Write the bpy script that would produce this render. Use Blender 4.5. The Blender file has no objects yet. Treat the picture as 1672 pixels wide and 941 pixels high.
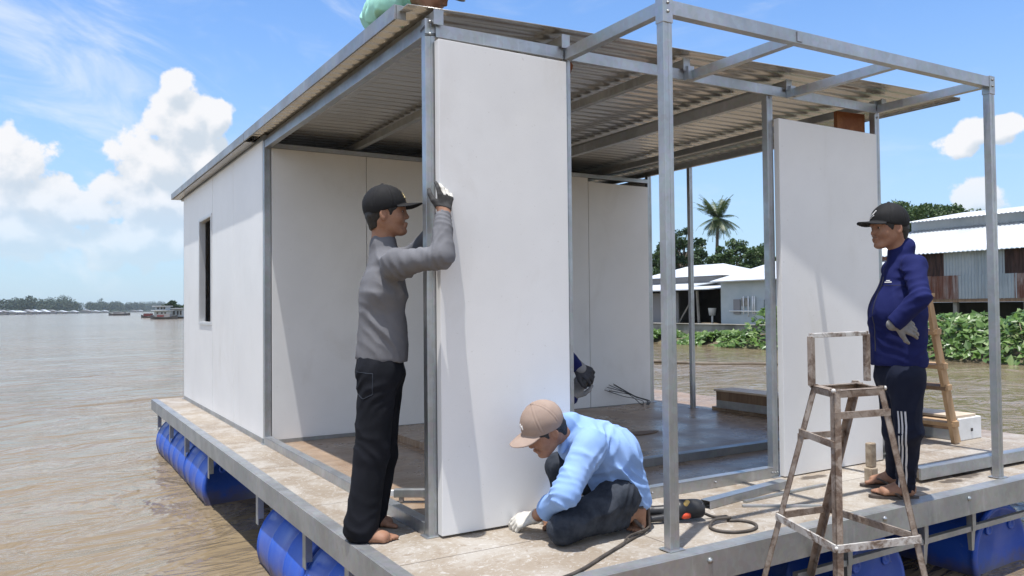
import bpy, bmesh, math, random
import numpy as np
from mathutils import Vector, Matrix

# ------------------------------------------------------------------ camera, sky, sun, exposure
S = bpy.context.scene
S.view_settings.view_transform = 'Standard'
S.view_settings.look = 'None'
S.view_settings.gamma = 1.0
S.view_settings.exposure = 0.30
S.view_settings.use_curve_mapping = False
CAM = np.array([-1.65694, -3.50868, 1.1])
CR = np.array([0.855578, -0.517578, -0.0099666])     # camera right, up, forward
CU = np.array([-0.0041894, -0.0261746, 0.9996486])
CF = np.array([0.5176567, 0.8552357, 0.0245628])
FPX, PW, PH = 1294.515, 1672.0, 941.0
cd = bpy.data.cameras.new('camera')
cam = bpy.data.objects.new('camera', cd)
S.collection.objects.link(cam)
cd.sensor_fit = 'HORIZONTAL'; cd.sensor_width = 36.0; cd.lens = FPX / PW * 36.0
cd.clip_start = 0.05; cd.clip_end = 20000.0
m = Matrix.Identity(4)
for i in range(3):
    m[i][0], m[i][1], m[i][2], m[i][3] = CR[i], CU[i], -CF[i], CAM[i]
cam.matrix_world = m
S.camera = cam
S.cycles.max_bounces = 8
S.cycles.diffuse_bounces = 4
S.cycles.glossy_bounces = 4
S.cycles.use_denoising = True
S.cycles.sample_clamp_indirect = 6.0
S.cycles.caustics_reflective = False
S.cycles.caustics_refractive = False
S.cycles.volume_bounces = 1

TOSUN = Vector((-0.165, -0.097, 1.0)).normalized()
SUN_ELEV = math.asin(TOSUN.z)
SUN_ROT = math.atan2(TOSUN.x, TOSUN.y)
SKY_STRENGTH = 0.15
sl = bpy.data.lights.new('sun', 'SUN')
sl.energy = 4.6; sl.angle = math.radians(0.53); sl.color = (1.0, 0.965, 0.92)
so = bpy.data.objects.new('sun', sl); S.collection.objects.link(so)
so.rotation_euler = TOSUN.to_track_quat('Z', 'Y').to_euler()
so.location = (0, 0, 30)


def at(px, py, d):
    """point seen at photo pixel (px, py) at forward distance d (metres)"""
    return CAM + (CF + CR * (px - PW / 2) / FPX + CU * (PH / 2 - py) / FPX) * d


def on(px, py, axis, val):
    d = CF + CR * (px - PW / 2) / FPX + CU * (PH / 2 - py) / FPX
    return CAM + d * (val - CAM[axis]) / d[axis]


def azel(px, py):
    d = CF + CR * (px - PW / 2) / FPX + CU * (PH / 2 - py) / FPX
    d = d / np.linalg.norm(d)
    return math.atan2(d[0], d[1]), math.asin(d[2])


# ------------------------------------------------------------------ world: Nishita sky with procedural clouds
W = bpy.data.worlds.new('World'); S.world = W; W.use_nodes = True
wt = W.node_tree; wt.nodes.clear()


class NT:
    """small helper to write node trees as expressions"""
    def __init__(s, nt): s.nt = nt

    def n(s, typ, ins=None, **props):
        nd = s.nt.nodes.new(typ)
        for k, v in props.items(): setattr(nd, k, v)
        for k, v in (ins or {}).items(): s.put(nd.inputs[k], v)
        return nd

    def put(s, sock, v):
        if isinstance(v, bpy.types.NodeSocket): s.nt.links.new(v, sock)
        else:
            if isinstance(v, (tuple, list)) and len(v) == 3 and sock.type == 'RGBA': v = (*v, 1.0)
            sock.default_value = v

    def m(s, op, a, b=0.0, c=0.0, clamp=False):
        nd = s.nt.nodes.new('ShaderNodeMath'); nd.operation = op; nd.use_clamp = clamp
        s.put(nd.inputs[0], a); s.put(nd.inputs[1], b); s.put(nd.inputs[2], c)
        return nd.outputs[0]

    def v(s, op, a, b=(0, 0, 0), out=0):
        nd = s.nt.nodes.new('ShaderNodeVectorMath'); nd.operation = op
        s.put(nd.inputs[0], a)
        if op == 'SCALE': s.put(nd.inputs['Scale'], b)
        else: s.put(nd.inputs[1], b)
        return nd.outputs['Value' if op in ('LENGTH', 'DISTANCE', 'DOT_PRODUCT') else 'Vector']

    def ss(s, x, a, b):
        nd = s.nt.nodes.new('ShaderNodeMapRange'); nd.interpolation_type = 'SMOOTHSTEP'
        s.put(nd.inputs[0], x); nd.inputs[1].default_value = a; nd.inputs[2].default_value = b
        return nd.outputs[0]

    def lin(s, x, a, b, c=0.0, d=1.0):
        nd = s.nt.nodes.new('ShaderNodeMapRange')
        s.put(nd.inputs[0], x); nd.inputs[1].default_value = a; nd.inputs[2].default_value = b
        nd.inputs[3].default_value = c; nd.inputs[4].default_value = d
        return nd.outputs[0]

    def noise(s, vec, scale, detail=4.0, rough=0.55, dist=0.0, out=0):
        nd = s.nt.nodes.new('ShaderNodeTexNoise')
        s.put(nd.inputs['Vector'], vec); nd.inputs['Scale'].default_value = scale
        nd.inputs['Detail'].default_value = detail; nd.inputs['Roughness'].default_value = rough
        nd.inputs['Distortion'].default_value = dist
        return nd.outputs[out]

    def mix(s, f, a, b):
        nd = s.nt.nodes.new('ShaderNodeMix'); nd.data_type = 'RGBA'
        s.put(nd.inputs[0], f); s.put(nd.inputs[6], a); s.put(nd.inputs[7], b)
        return nd.outputs[2]

    def xyz(s, x, y, z):
        nd = s.nt.nodes.new('ShaderNodeCombineXYZ')
        s.put(nd.inputs[0], x); s.put(nd.inputs[1], y); s.put(nd.inputs[2], z)
        return nd.outputs[0]

    def sep(s, v):
        nd = s.nt.nodes.new('ShaderNodeSeparateXYZ'); s.put(nd.inputs[0], v)
        return nd.outputs


w = NT(wt)
sky = w.n('ShaderNodeTexSky', sky_type='NISHITA', sun_disc=False, sun_elevation=SUN_ELEV, sun_rotation=SUN_ROT,
          altitude=0.0, air_density=1.0, dust_density=0.6, ozone_density=2.5)
tc = w.n('ShaderNodeTexCoord')
dvec = w.v('NORMALIZE', tc.outputs['Generated'])
dx, dy, dz = w.sep(dvec)
az = w.m('ARCTAN2', dx, dy)
el = w.m('ARCSINE', dz)
ae = w.xyz(az, el, 0.0)


def cloud_density(ae_v, blobs, amp):
    """union of puffs given as (photo px, py, radius x px, radius y px), with fractal edges, in azimuth / elevation"""
    wrp = w.n('ShaderNodeTexNoise', {'Vector': ae_v, 'Scale': 11.0, 'Detail': 3.0})
    off = w.v('SCALE', w.v('SUBTRACT', wrp.outputs['Color'], (0.5, 0.5, 0.5)), 0.05)
    p = w.v('ADD', ae_v, off)
    D = None
    for (px, py, rx, ry) in blobs:
        a0, e0 = azel(px, py)
        a1, _ = azel(px + rx, py); _, e1 = azel(px, py - ry)
        q = w.v('MULTIPLY', w.v('SUBTRACT', p, (a0, e0, 0)), (1 / abs(a1 - a0), 1 / abs(e1 - e0), 0))
        d = w.m('SUBTRACT', 1.0, w.v('LENGTH', q))
        D = d if D is None else w.m('SMOOTH_MAX', D, d, 0.18)
    n1 = w.noise(ae_v, 30.0, 8.0, 0.66)
    vo = w.n('ShaderNodeTexVoronoi', {'Vector': p, 'Scale': 42.0}, feature='SMOOTH_F1')
    vo.inputs['Smoothness'].default_value = 0.6
    nn = w.m('ADD', w.m('MULTIPLY', w.m('SUBTRACT', n1, 0.5), amp), w.m('MULTIPLY', w.m('SUBTRACT', 0.45, vo.outputs['Distance']), amp * 0.45))
    return w.m('ADD', D, nn)


CUMULUS = [(255, 262, 90, 60), (300, 190, 62, 60), (290, 135, 30, 36), (345, 190, 30, 40), (225, 275, 50, 45), (330, 255, 60, 50),
           (250, 330, 130, 60), (60, 330, 95, 55), (20, 265, 75, 55), (130, 345, 90, 40), (250, 395, 170, 45), (10, 380, 150, 50),
           (1600, 325, 58, 45), (1610, 210, 70, 26), (1570, 232, 50, 22),
            (-180, 300, 150, 90), (-420, 250, 160, 110), (-300, 380, 300, 50),
           (1950, 280, 160, 80), (2400, 330, 200, 90)]
D0 = cloud_density(ae, CUMULUS, 1.15)
aeu = w.v('ADD', ae, (-0.006, 0.022, 0.0))
D1 = cloud_density(aeu, CUMULUS[:18], 1.15)
mask = w.ss(D0, 0.0, 0.22)
shade = w.ss(w.m('SUBTRACT', D1, w.m('MULTIPLY', D0, 0.75)), -0.30, 0.42)     # more cloud above: darker
lowfade = w.ss(el, 0.02, 0.17)
mask = w.m('MULTIPLY', mask, w.lin(lowfade, 0, 1, 0.25, 0.97))
# thin cirrus streaks, upper left
ca0, ce0 = azel(150, 110)
rot = w.n('ShaderNodeVectorRotate', {'Vector': w.v('SUBTRACT', ae, (ca0, ce0, 0)), 'Angle': math.radians(24)}, rotation_type='Z_AXIS')
st = w.v('MULTIPLY', rot.outputs[0], (3.6, 9.0, 1.0))
cn = w.noise(st, 1.7, 7.0, 0.62, 1.1)
rx_, ry_, _z = w.sep(rot.outputs[0])
band = w.m('SUBTRACT', 1.0, w.m('ADD', w.m('MULTIPLY', w.m('ABSOLUTE', ry_), 7.0), w.m('MULTIPLY', w.m('ABSOLUTE', rx_), 1.9)))
band2 = w.m('SUBTRACT', 0.55, w.m('MULTIPLY', w.v('LENGTH', rot.outputs[0]), 1.0))
cir = w.m('MULTIPLY', w.ss(w.m('ADD', cn, w.m('MULTIPLY', w.m('MAXIMUM', band, band2), 0.42)), 0.62, 1.05), 0.62)
cn2 = w.noise(w.v('MULTIPLY', ae, (3.0, 10.0, 1.0)), 1.6, 6.0, 0.6, 0.8)
cir2 = w.m('MULTIPLY', w.ss(cn2, 0.50, 0.85), 0.30)
cir = w.m('MAXIMUM', cir, cir2)
# the sky itself, a milky veil low down
veil = w.m('POWER', w.m('SUBTRACT', 1.0, w.ss(el, -0.06, 0.50)), 1.6)
tint = w.n('ShaderNodeMix', data_type='RGBA', blend_type='MULTIPLY'); w.put(tint.inputs[0], 1.0)
w.put(tint.inputs[6], sky.outputs[0]); w.put(tint.inputs[7], (0.78, 1.00, 1.24))
skyc = w.mix(w.m('MULTIPLY', veil, 0.80), tint.outputs[2], (2.85, 3.7, 4.55))
c1 = w.mix(cir, skyc, (4.9, 5.2, 5.6))
cloudcol = w.mix(shade, (5.2, 5.2, 5.3), (3.55, 3.95, 4.4))
c2 = w.mix(mask, c1, cloudcol)
# unseen broken cloud added overhead and behind the viewer to whiten the fill light
fwd = w.v('DOT_PRODUCT', dvec, tuple(CF), out=1)
cn3 = w.noise(dvec, 2.6, 7.0, 0.58, 0.3)
m3 = w.m('MULTIPLY', w.ss(cn3, 0.42, 0.60), w.m('MULTIPLY', w.m('SUBTRACT', 1.0, w.ss(fwd, 0.35, 0.62)), w.ss(el, 0.0, 0.15)))
c2 = w.mix(w.m('MULTIPLY', m3, 0.92), c2, (6.0, 5.95, 5.9))
bg = w.n('ShaderNodeBackground', {'Color': c2, 'Strength': SKY_STRENGTH})
wo = w.n('ShaderNodeOutputWorld', {'Surface': bg.outputs[0]})

# ------------------------------------------------------------------ materials
MATS = {}


def mat(name, col, rough=0.5, metal=0.0, col2=None, nscale=6.0, contrast=(0.35, 0.65), detail=5.0, bump=0.0, bscale=60.0,
        stretch=(1, 1, 1), spec=0.5, extra=None, sheen=0.0, rvar=0.0):
    """Principled material: two colours mixed by noise in object space, optional bump"""
    mt = bpy.data.materials.new(name); mt.use_nodes = True
    nt = mt.node_tree; t = NT(nt)
    b = nt.nodes['Principled BSDF']
    oc = t.n('ShaderNodeTexCoord').outputs['Object']
    v = t.v('MULTIPLY', oc, stretch)
    n = t.noise(v, nscale, detail, 0.6)
    f = t.ss(n, *contrast)
    c = t.mix(f, col, col2 if col2 else col)
    if extra: c = extra(t, oc, c, b)
    t.put(b.inputs['Base Color'], c)
    b.inputs['Roughness'].default_value = rough
    if rvar: t.put(b.inputs['Roughness'], t.lin(t.noise(v, nscale * 1.7, 4), 0.3, 0.7, rough - rvar, rough + rvar))
    b.inputs['Metallic'].default_value = metal
    b.inputs['Specular IOR Level'].default_value = spec
    if sheen: b.inputs['Sheen Weight'].default_value = sheen
    if bump:
        bn = t.noise(v, bscale, 4, 0.6)
        bp = t.n('ShaderNodeBump', {'Height': bn, 'Strength': bump, 'Distance': 0.01})
        t.put(b.inputs['Normal'], bp.outputs[0])
    MATS[name] = mt
    return mt


def galv_extra(t, oc, c, b):
    vo = t.n('ShaderNodeTexVoronoi', {'Vector': oc, 'Scale': 38.0})
    g = t.n('ShaderNodeMix', data_type='RGBA', blend_type='MULTIPLY')
    t.put(g.inputs[0], 0.14); t.put(g.inputs[6], c); t.put(g.inputs[7], vo.outputs['Color'])
    hs = t.n('ShaderNodeHueSaturation', {'Color': g.outputs[2], 'Saturation': 0.45})
    st = t.noise(t.v('MULTIPLY', oc, (9, 9, 1.2)), 2.2, 5, 0.65)
    return t.mix(t.m('MULTIPLY', t.ss(st, 0.55, 0.80), 0.35), hs.outputs[0], (0.66, 0.69, 0.72))


mat('galvanised', (0.36, 0.40, 0.43), 0.38, 0.80, (0.45, 0.49, 0.52), 3, extra=galv_extra, bump=0.05, bscale=30, rvar=0.10)
mat('galvanised_dull', (0.30, 0.325, 0.335), 0.48, 0.65, (0.40, 0.42, 0.425), 3, extra=galv_extra, bump=0.08, bscale=25, rvar=0.10)


def panel_extra(t, oc, c, b):
    sm = t.noise(t.v('MULTIPLY', oc, (1.0, 1.0, 0.45)), 2.4, 6, 0.62, 0.6)
    c = t.mix(t.m('MULTIPLY', t.ss(sm, 0.52, 0.80), 0.40), c, (0.60, 0.575, 0.53))
    sp = t.noise(oc, 55, 2, 0.5)
    c = t.mix(t.m('MULTIPLY', t.ss(sp, 0.70, 0.78), 0.25), c, (0.40, 0.37, 0.32))
    return c


mat('white_panel', (0.83, 0.83, 0.822), 0.38, 0.0, (0.79, 0.79, 0.782), 1.6, extra=panel_extra, bump=0.02, bscale=7)
mat('panel_core', (0.75, 0.74, 0.70), 0.8, 0.0, (0.68, 0.66, 0.6), 30)


def deck_extra(t, oc, c, b):
    cin = t.mix(t.ss(t.noise(t.v('MULTIPLY', oc, (1.0, 2.2, 1.0)), 4.0, 7, 0.7, 1.2), 0.4, 0.65), (0.235, 0.145, 0.083), (0.35, 0.235, 0.145))
    # pale cement dust, boards' joints, two wet stains, all in the sheet's own colour
    d1 = t.noise(oc, 2.3, 8, 0.68, 0.8)
    c = t.mix(t.m('MULTIPLY', t.ss(d1, 0.44, 0.62), 0.72), c, (0.42, 0.395, 0.355))
    d2 = t.noise(t.v('MULTIPLY', oc, (1.0, 1.6, 1.0)), 9.0, 8, 0.72, 1.5)
    c = t.mix(t.m('MULTIPLY', t.ss(d2, 0.53, 0.67), 0.50), c, (0.20, 0.145, 0.10))
    d3 = t.noise(oc, 21.0, 8, 0.75, 2.0)
    c = t.mix(t.m('MULTIPLY', t.ss(d3, 0.53, 0.62), 0.60), c, (0.53, 0.515, 0.49))
    x, y, z = t.sep(oc)
    out_ = t.m('MAXIMUM', t.m('SUBTRACT', 1.0, t.ss(y, -0.15, 0.35)), t.m('SUBTRACT', 1.0, t.ss(x, -0.1, 0.25)))
    c = t.mix(t.m('MULTIPLY', t.m('SUBTRACT', 1.0, out_), 0.75), c, cin)
    wet = t.m('SUBTRACT', t.ss(t.noise(oc, 1.6, 6, 0.6), 0.3, 0.62), 0.0)
    t.put(b.inputs['Roughness'], t.m('ADD', t.m('MULTIPLY', out_, 0.30), t.lin(wet, 0, 1, 0.48, 0.22)))
    for (sx, sy, a, bb) in ((3.22, -0.69, 0.13, 0.05), (3.46, -0.66, 0.17, 0.07), (2.0, 0.9, 0.2, 0.12), (2.6, -0.15, 0.16, 0.05)):
        q = t.v('LENGTH', t.v('MULTIPLY', t.v('SUBTRACT', oc, (sx, sy, 0)), (1 / a, 1 / bb, 0)))
        q = t.m('ADD', q, t.m('MULTIPLY', t.m('SUBTRACT', t.noise(oc, 12, 6), 0.5), 1.6))
        c = t.mix(t.m('MULTIPLY', t.m('SUBTRACT', 1.0, t.ss(q, 0.55, 0.95)), 0.8), c, (0.06, 0.045, 0.035))
    fx = t.m('ABSOLUTE', t.m('SUBTRACT', t.m('FRACT', t.m('DIVIDE', t.m('ADD', x, 0.36), 1.22)), 0.5))
    fy = t.m('ABSOLUTE', t.m('SUBTRACT', t.m('FRACT', t.m('DIVIDE', t.m('ADD', y, 0.33), 1.22)), 0.5))
    ln = t.m('MAXIMUM', t.ss(fx, 0.4955, 0.498), t.ss(fy, 0.4955, 0.498))
    return t.mix(t.m('MULTIPLY', ln, 0.7), c, (0.07, 0.055, 0.045))


mat('deck_board', (0.255, 0.208, 0.158), 0.46, 0.0, (0.315, 0.268, 0.212), 1.3, (0.3, 0.7), extra=deck_extra, bump=0.18, bscale=34, spec=0.22)
mat('aluminium', (0.72, 0.73, 0.74), 0.35, 0.35, (0.66, 0.67, 0.68), 6)
mat('roof_underside', (0.50, 0.49, 0.47), 0.25, 0.78, (0.57, 0.56, 0.54), 3, bump=0.05, bscale=9)


def streak(dark, light, lo=0.45, hi=0.60, sc=(3, 4.5, 0.55), amt=0.95):
    def fn(t, oc, c, b):
        isl = t.n('ShaderNodeNewGeometry').outputs['Random Per Island']
        off = t.xyz(t.m('MULTIPLY', isl, 37.0), t.m('MULTIPLY', isl, 11.0), t.m('MULTIPLY', isl, 5.0))
        s1 = t.noise(t.v('ADD', t.v('MULTIPLY', oc, sc), off), 1.3, 6, 0.65, 0.4)
        c = t.mix(t.m('MULTIPLY', t.ss(s1, lo, hi), amt), c, dark)
        return t.mix(t.m('MULTIPLY', t.ss(t.m('FRACT', t.m('MULTIPLY', isl, 7.3)), 0.3, 1.0), 0.35), c, light)
    return fn


mat('rusty_sheet', (0.36, 0.31, 0.29), 0.75, 0.1, (0.20, 0.10, 0.07), 0.9, extra=streak((0.15, 0.052, 0.028), (0.42, 0.39, 0.38)))
mat('dark_rusty_sheet', (0.055, 0.032, 0.026), 0.8, 0.1, (0.09, 0.045, 0.035), 0.9, extra=streak((0.035, 0.018, 0.014), (0.12, 0.07, 0.06)))
mat('grey_sheet', (0.34, 0.385, 0.41), 0.55, 0.3, (0.42, 0.455, 0.47), 0.8, extra=streak((0.25, 0.26, 0.27), (0.50, 0.53, 0.54), 0.52, 0.75, amt=0.6))
mat('white_roofing', (0.66, 0.69, 0.72), 0.5, 0.1, (0.52, 0.555, 0.585), 0.7, stretch=(0.3, 1, 1))
def drum_extra(t, oc, c, b):
    rnd = t.n('ShaderNodeObjectInfo').outputs['Random']
    o2 = t.v('ADD', oc, t.xyz(t.m('MULTIPLY', rnd, 9.0), t.m('MULTIPLY', rnd, 5.0), 0.0))
    c = t.mix(t.m('MULTIPLY', t.ss(t.noise(o2, 3.0, 6, 0.65, 1.0), 0.42, 0.75), 0.50), c, (0.075, 0.145, 0.46))
    c = t.mix(t.m('MULTIPLY', t.ss(t.noise(t.v('MULTIPLY', o2, (14, 3, 14)), 3.0, 5, 0.7, 0.5), 0.62, 0.74), 0.6), c, (0.22, 0.26, 0.36))
    z = t.sep(oc)[2]
    mud = t.m('SUBTRACT', 1.0, t.ss(t.m('ADD', z, t.m('MULTIPLY', t.m('SUBTRACT', t.noise(o2, 9.0, 6, 0.7), 0.5), 0.22)), -0.12, 0.02))
    return t.mix(t.m('MULTIPLY', mud, 0.75), c, (0.13, 0.10, 0.06))


mat('blue_plastic', (0.014, 0.072, 0.43), 0.36, 0.0, (0.022, 0.095, 0.50), 3, bump=0.04, bscale=20, rvar=0.08,
    extra=drum_extra)
mat('black_plastic', (0.018, 0.019, 0.021), 0.45, 0, (0.03, 0.03, 0.032), 12, bump=0.05)
mat('rubber_cable', (0.045, 0.038, 0.032), 0.6, 0, (0.085, 0.072, 0.06), 15)
mat('red_plastic', (0.62, 0.045, 0.02), 0.35, 0, (0.70, 0.09, 0.03), 9)
mat('yellow_plastic', (0.62, 0.42, 0.12), 0.4, 0, (0.5, 0.3, 0.08), 9)
mat('timber', (0.37, 0.235, 0.125), 0.7, 0, (0.50, 0.34, 0.195), 3.0, stretch=(6, 6, 0.9), bump=0.2, bscale=30)
mat('timber_dark', (0.16, 0.10, 0.06), 0.75, 0, (0.23, 0.15, 0.09), 3.0, stretch=(6, 6, 0.9), bump=0.2, bscale=30)
mat('plywood_top', (0.50, 0.38, 0.27), 0.65, 0, (0.60, 0.50, 0.38), 2.5, bump=0.1)


def rust_extra(t, oc, c, b):
    a = t.noise(oc, 16, 7, 0.7, 0.6)
    c = t.mix(t.ss(a, 0.44, 0.62), c, (0.17, 0.118, 0.086))
    b2 = t.noise(oc, 45, 5, 0.7)
    return t.mix(t.m('MULTIPLY', t.ss(b2, 0.60, 0.72), 0.55), c, (0.46, 0.44, 0.41))


mat('rusty_angle', (0.40, 0.345, 0.295), 0.55, 0.35, (0.28, 0.22, 0.175), 7, extra=rust_extra, bump=0.3, bscale=60)
mat('pale_angle', (0.62, 0.61, 0.585), 0.55, 0.2, (0.45, 0.42, 0.385), 12, extra=rust_extra, bump=0.2, bscale=60)
mat('orange_brown', (0.22, 0.075, 0.03), 0.8, 0, (0.32, 0.13, 0.05), 9, bump=0.2)
mat('concrete_old', (0.30, 0.285, 0.255), 0.85, 0, (0.16, 0.15, 0.125), 1.2, bump=0.3, bscale=12)
mat('soil', (0.13, 0.10, 0.065), 0.95, 0, (0.10, 0.11, 0.045), 0.35, bump=0.4, bscale=3)
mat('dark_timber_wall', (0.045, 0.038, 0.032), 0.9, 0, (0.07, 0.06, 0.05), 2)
mat('white_foam', (0.78, 0.79, 0.79), 0.6, 0, (0.68, 0.69, 0.68), 4, bump=0.1, bscale=25)
mat('cement_dusty', (0.42, 0.35, 0.26), 0.9, 0, (0.25, 0.19, 0.13), 14, bump=0.4, bscale=40)
mat('skin', (0.34, 0.188, 0.120), 0.60, 0, (0.275, 0.138, 0.087), 22, (0.3, 0.7), bump=0.10, bscale=260, spec=0.32)
MATS['skin'].node_tree.nodes['Principled BSDF'].inputs['Subsurface Weight'].default_value = 0.08
MATS['skin'].node_tree.nodes['Principled BSDF'].inputs['Subsurface Radius'].default_value = (0.02, 0.008, 0.004)
mat('hair', (0.010, 0.009, 0.008), 0.55, 0, (0.02, 0.017, 0.014), 60, bump=0.4, bscale=120)
mat('eye_white', (0.42, 0.38, 0.35), 0.25)
mat('eye_dark', (0.012, 0.008, 0.006), 0.12)
mat('lip', (0.26, 0.10, 0.075), 0.45)


def cloth(name, a, b2, bump=0.22, rough=0.86, sc=5.0):
    return mat(name, a, rough, 0, b2, sc, bump=bump * 0.35, bscale=520, spec=0.18, detail=6)


cloth('grey_shirt', (0.135, 0.136, 0.147), (0.165, 0.166, 0.178))
cloth('black_denim', (0.006, 0.007, 0.010), (0.011, 0.012, 0.017))
cloth('pale_glove', (0.27, 0.265, 0.26), (0.20, 0.197, 0.193), 0.5, 0.9, 14)
cloth('black_cap', (0.012, 0.012, 0.013), (0.019, 0.019, 0.020), 0.15, 0.75)
cloth('light_blue_shirt', (0.235, 0.385, 0.70), (0.28, 0.43, 0.74))
cloth('grey_jeans', (0.020, 0.025, 0.035), (0.050, 0.058, 0.074), 0.6, sc=9.0)
cloth('tan_cap', (0.30, 0.225, 0.185), (0.35, 0.27, 0.225), 0.2)
cloth('navy_shirt', (0.009, 0.013, 0.076), (0.012, 0.017, 0.092))
cloth('navy_track', (0.008, 0.011, 0.026), (0.014, 0.018, 0.036))
cloth('white_stripe', (0.66, 0.67, 0.70), (0.58, 0.59, 0.62))
cloth('mint_shirt', (0.36, 0.72, 0.60), (0.42, 0.78, 0.66))
cloth('grey_cap', (0.30, 0.28, 0.26), (0.36, 0.34, 0.31))
cloth('white_glove', (0.62, 0.60, 0.55), (0.50, 0.48, 0.43), 0.5, 0.9, 18)
cloth('grey_glove', (0.075, 0.074, 0.073), (0.05, 0.049, 0.048), 0.5, 0.9, 14)
cloth('dark_glove', (0.035, 0.036, 0.04), (0.06, 0.06, 0.066), 0.5, 0.8, 14)
mat('sandal', (0.055, 0.042, 0.035), 0.7, 0, (0.09, 0.07, 0.058), 20)
mat('emblem_gold', (0.62, 0.50, 0.25), 0.5)
mat('emblem_white', (0.75, 0.75, 0.75), 0.6)


def leafmat(name, a, b2, c3, rough=0.5, trans=0.25):
    mt = bpy.data.materials.new(name); mt.use_nodes = True
    t = NT(mt.node_tree); b = mt.node_tree.nodes['Principled BSDF']
    isl = t.n('ShaderNodeNewGeometry').outputs['Random Per Island']
    c = t.mix(t.ss(isl, 0.0, 0.55), a, b2)
    c = t.mix(t.ss(isl, 0.72, 1.0), c, c3)
    t.put(b.inputs['Base Color'], c); b.inputs['Roughness'].default_value = rough
    tr = t.n('ShaderNodeBsdfTranslucent', {'Color': c})
    ms = t.n('ShaderNodeMixShader', {0: trans, 1: b.outputs[0], 2: tr.outputs[0]})
    out = mt.node_tree.nodes['Material Output']
    mt.node_tree.links.new(ms.outputs[0], out.inputs[0])
    MATS[name] = mt


leafmat('leaf_dark', (0.022, 0.045, 0.014), (0.038, 0.075, 0.022), (0.065, 0.105, 0.035))
leafmat('leaf_mid', (0.035, 0.07, 0.018), (0.06, 0.11, 0.028), (0.10, 0.15, 0.045))
leafmat('leaf_bright', (0.055, 0.11, 0.024), (0.12, 0.215, 0.045), (0.27, 0.36, 0.14), 0.36)
leafmat('leaf_palm', (0.045, 0.075, 0.022), (0.07, 0.11, 0.035), (0.14, 0.15, 0.06), 0.45)
leafmat('leaf_far', (0.030, 0.055, 0.030), (0.045, 0.075, 0.040), (0.06, 0.09, 0.05), 0.7, 0.1)
mat('bark', (0.12, 0.095, 0.07), 0.9, 0, (0.18, 0.15, 0.115), 3, bump=0.5, bscale=10)
mat('painted_hull', (0.05, 0.055, 0.06), 0.6, 0, (0.09, 0.09, 0.09), 0.8)
mat('blue_grey_wall', (0.36, 0.42, 0.45), 0.75, 0, (0.44, 0.49, 0.51), 0.7)
mat('far_soil', (0.035, 0.045, 0.025), 0.95, 0, (0.06, 0.06, 0.04), 0.02)
mat('far_wall', (0.20, 0.20, 0.21), 0.8, 0, (0.34, 0.33, 0.32), 0.05)
mat('red_paint', (0.22, 0.06, 0.055), 0.7)
mat('grey_roofing', (0.36, 0.37, 0.385), 0.6, 0.1, (0.24, 0.225, 0.215), 0.2)

# ------------------------------------------------------------------ object helpers
ORG = {}


def link(o, parent=None):
    S.collection.objects.link(o)
    if parent is not None:
        o.parent = parent
        ORG[o.name] = ORG[parent.name]
    return o


def tag(o, label=None, cat=None, group=None, kind=None):
    if label: o['label'] = label
    if cat: o['category'] = cat
    if group: o['group'] = group
    if kind: o['kind'] = kind
    return o


def thing(name, label, cat, loc, group=None):
    o = bpy.data.objects.new(name, None)
    o.empty_display_size = 0.2
    S.collection.objects.link(o); o.location = Vector([float(c) for c in loc])
    ORG[o.name] = np.array(loc, float)
    return tag(o, label, cat, group)


def mesh_from(name, V, Fc, mats, mi=None, smooth=False, org=None):
    V = np.asarray(V, float)
    if org is not None: V = V - org
    me = bpy.data.meshes.new(name)
    if isinstance(Fc, np.ndarray):
        n, k = Fc.shape
        me.vertices.add(len(V)); me.vertices.foreach_set('co', V.astype(np.float32).ravel())
        me.loops.add(n * k); me.loops.foreach_set('vertex_index', Fc.astype(np.int32).ravel())
        me.polygons.add(n); me.polygons.foreach_set('loop_start', np.arange(0, n * k, k, dtype=np.int32))
        me.update(calc_edges=True)
    else:
        me.from_pydata(V.tolist(), [], Fc)
    for x in (mats if isinstance(mats, (list, tuple)) else [mats]): me.materials.append(MATS[x])
    if mi is not None: me.polygons.foreach_set('material_index', np.asarray(mi, np.int32))
    me.polygons.foreach_set('use_smooth', np.full(len(me.polygons), smooth, bool))
    me.update()
    return me


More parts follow.
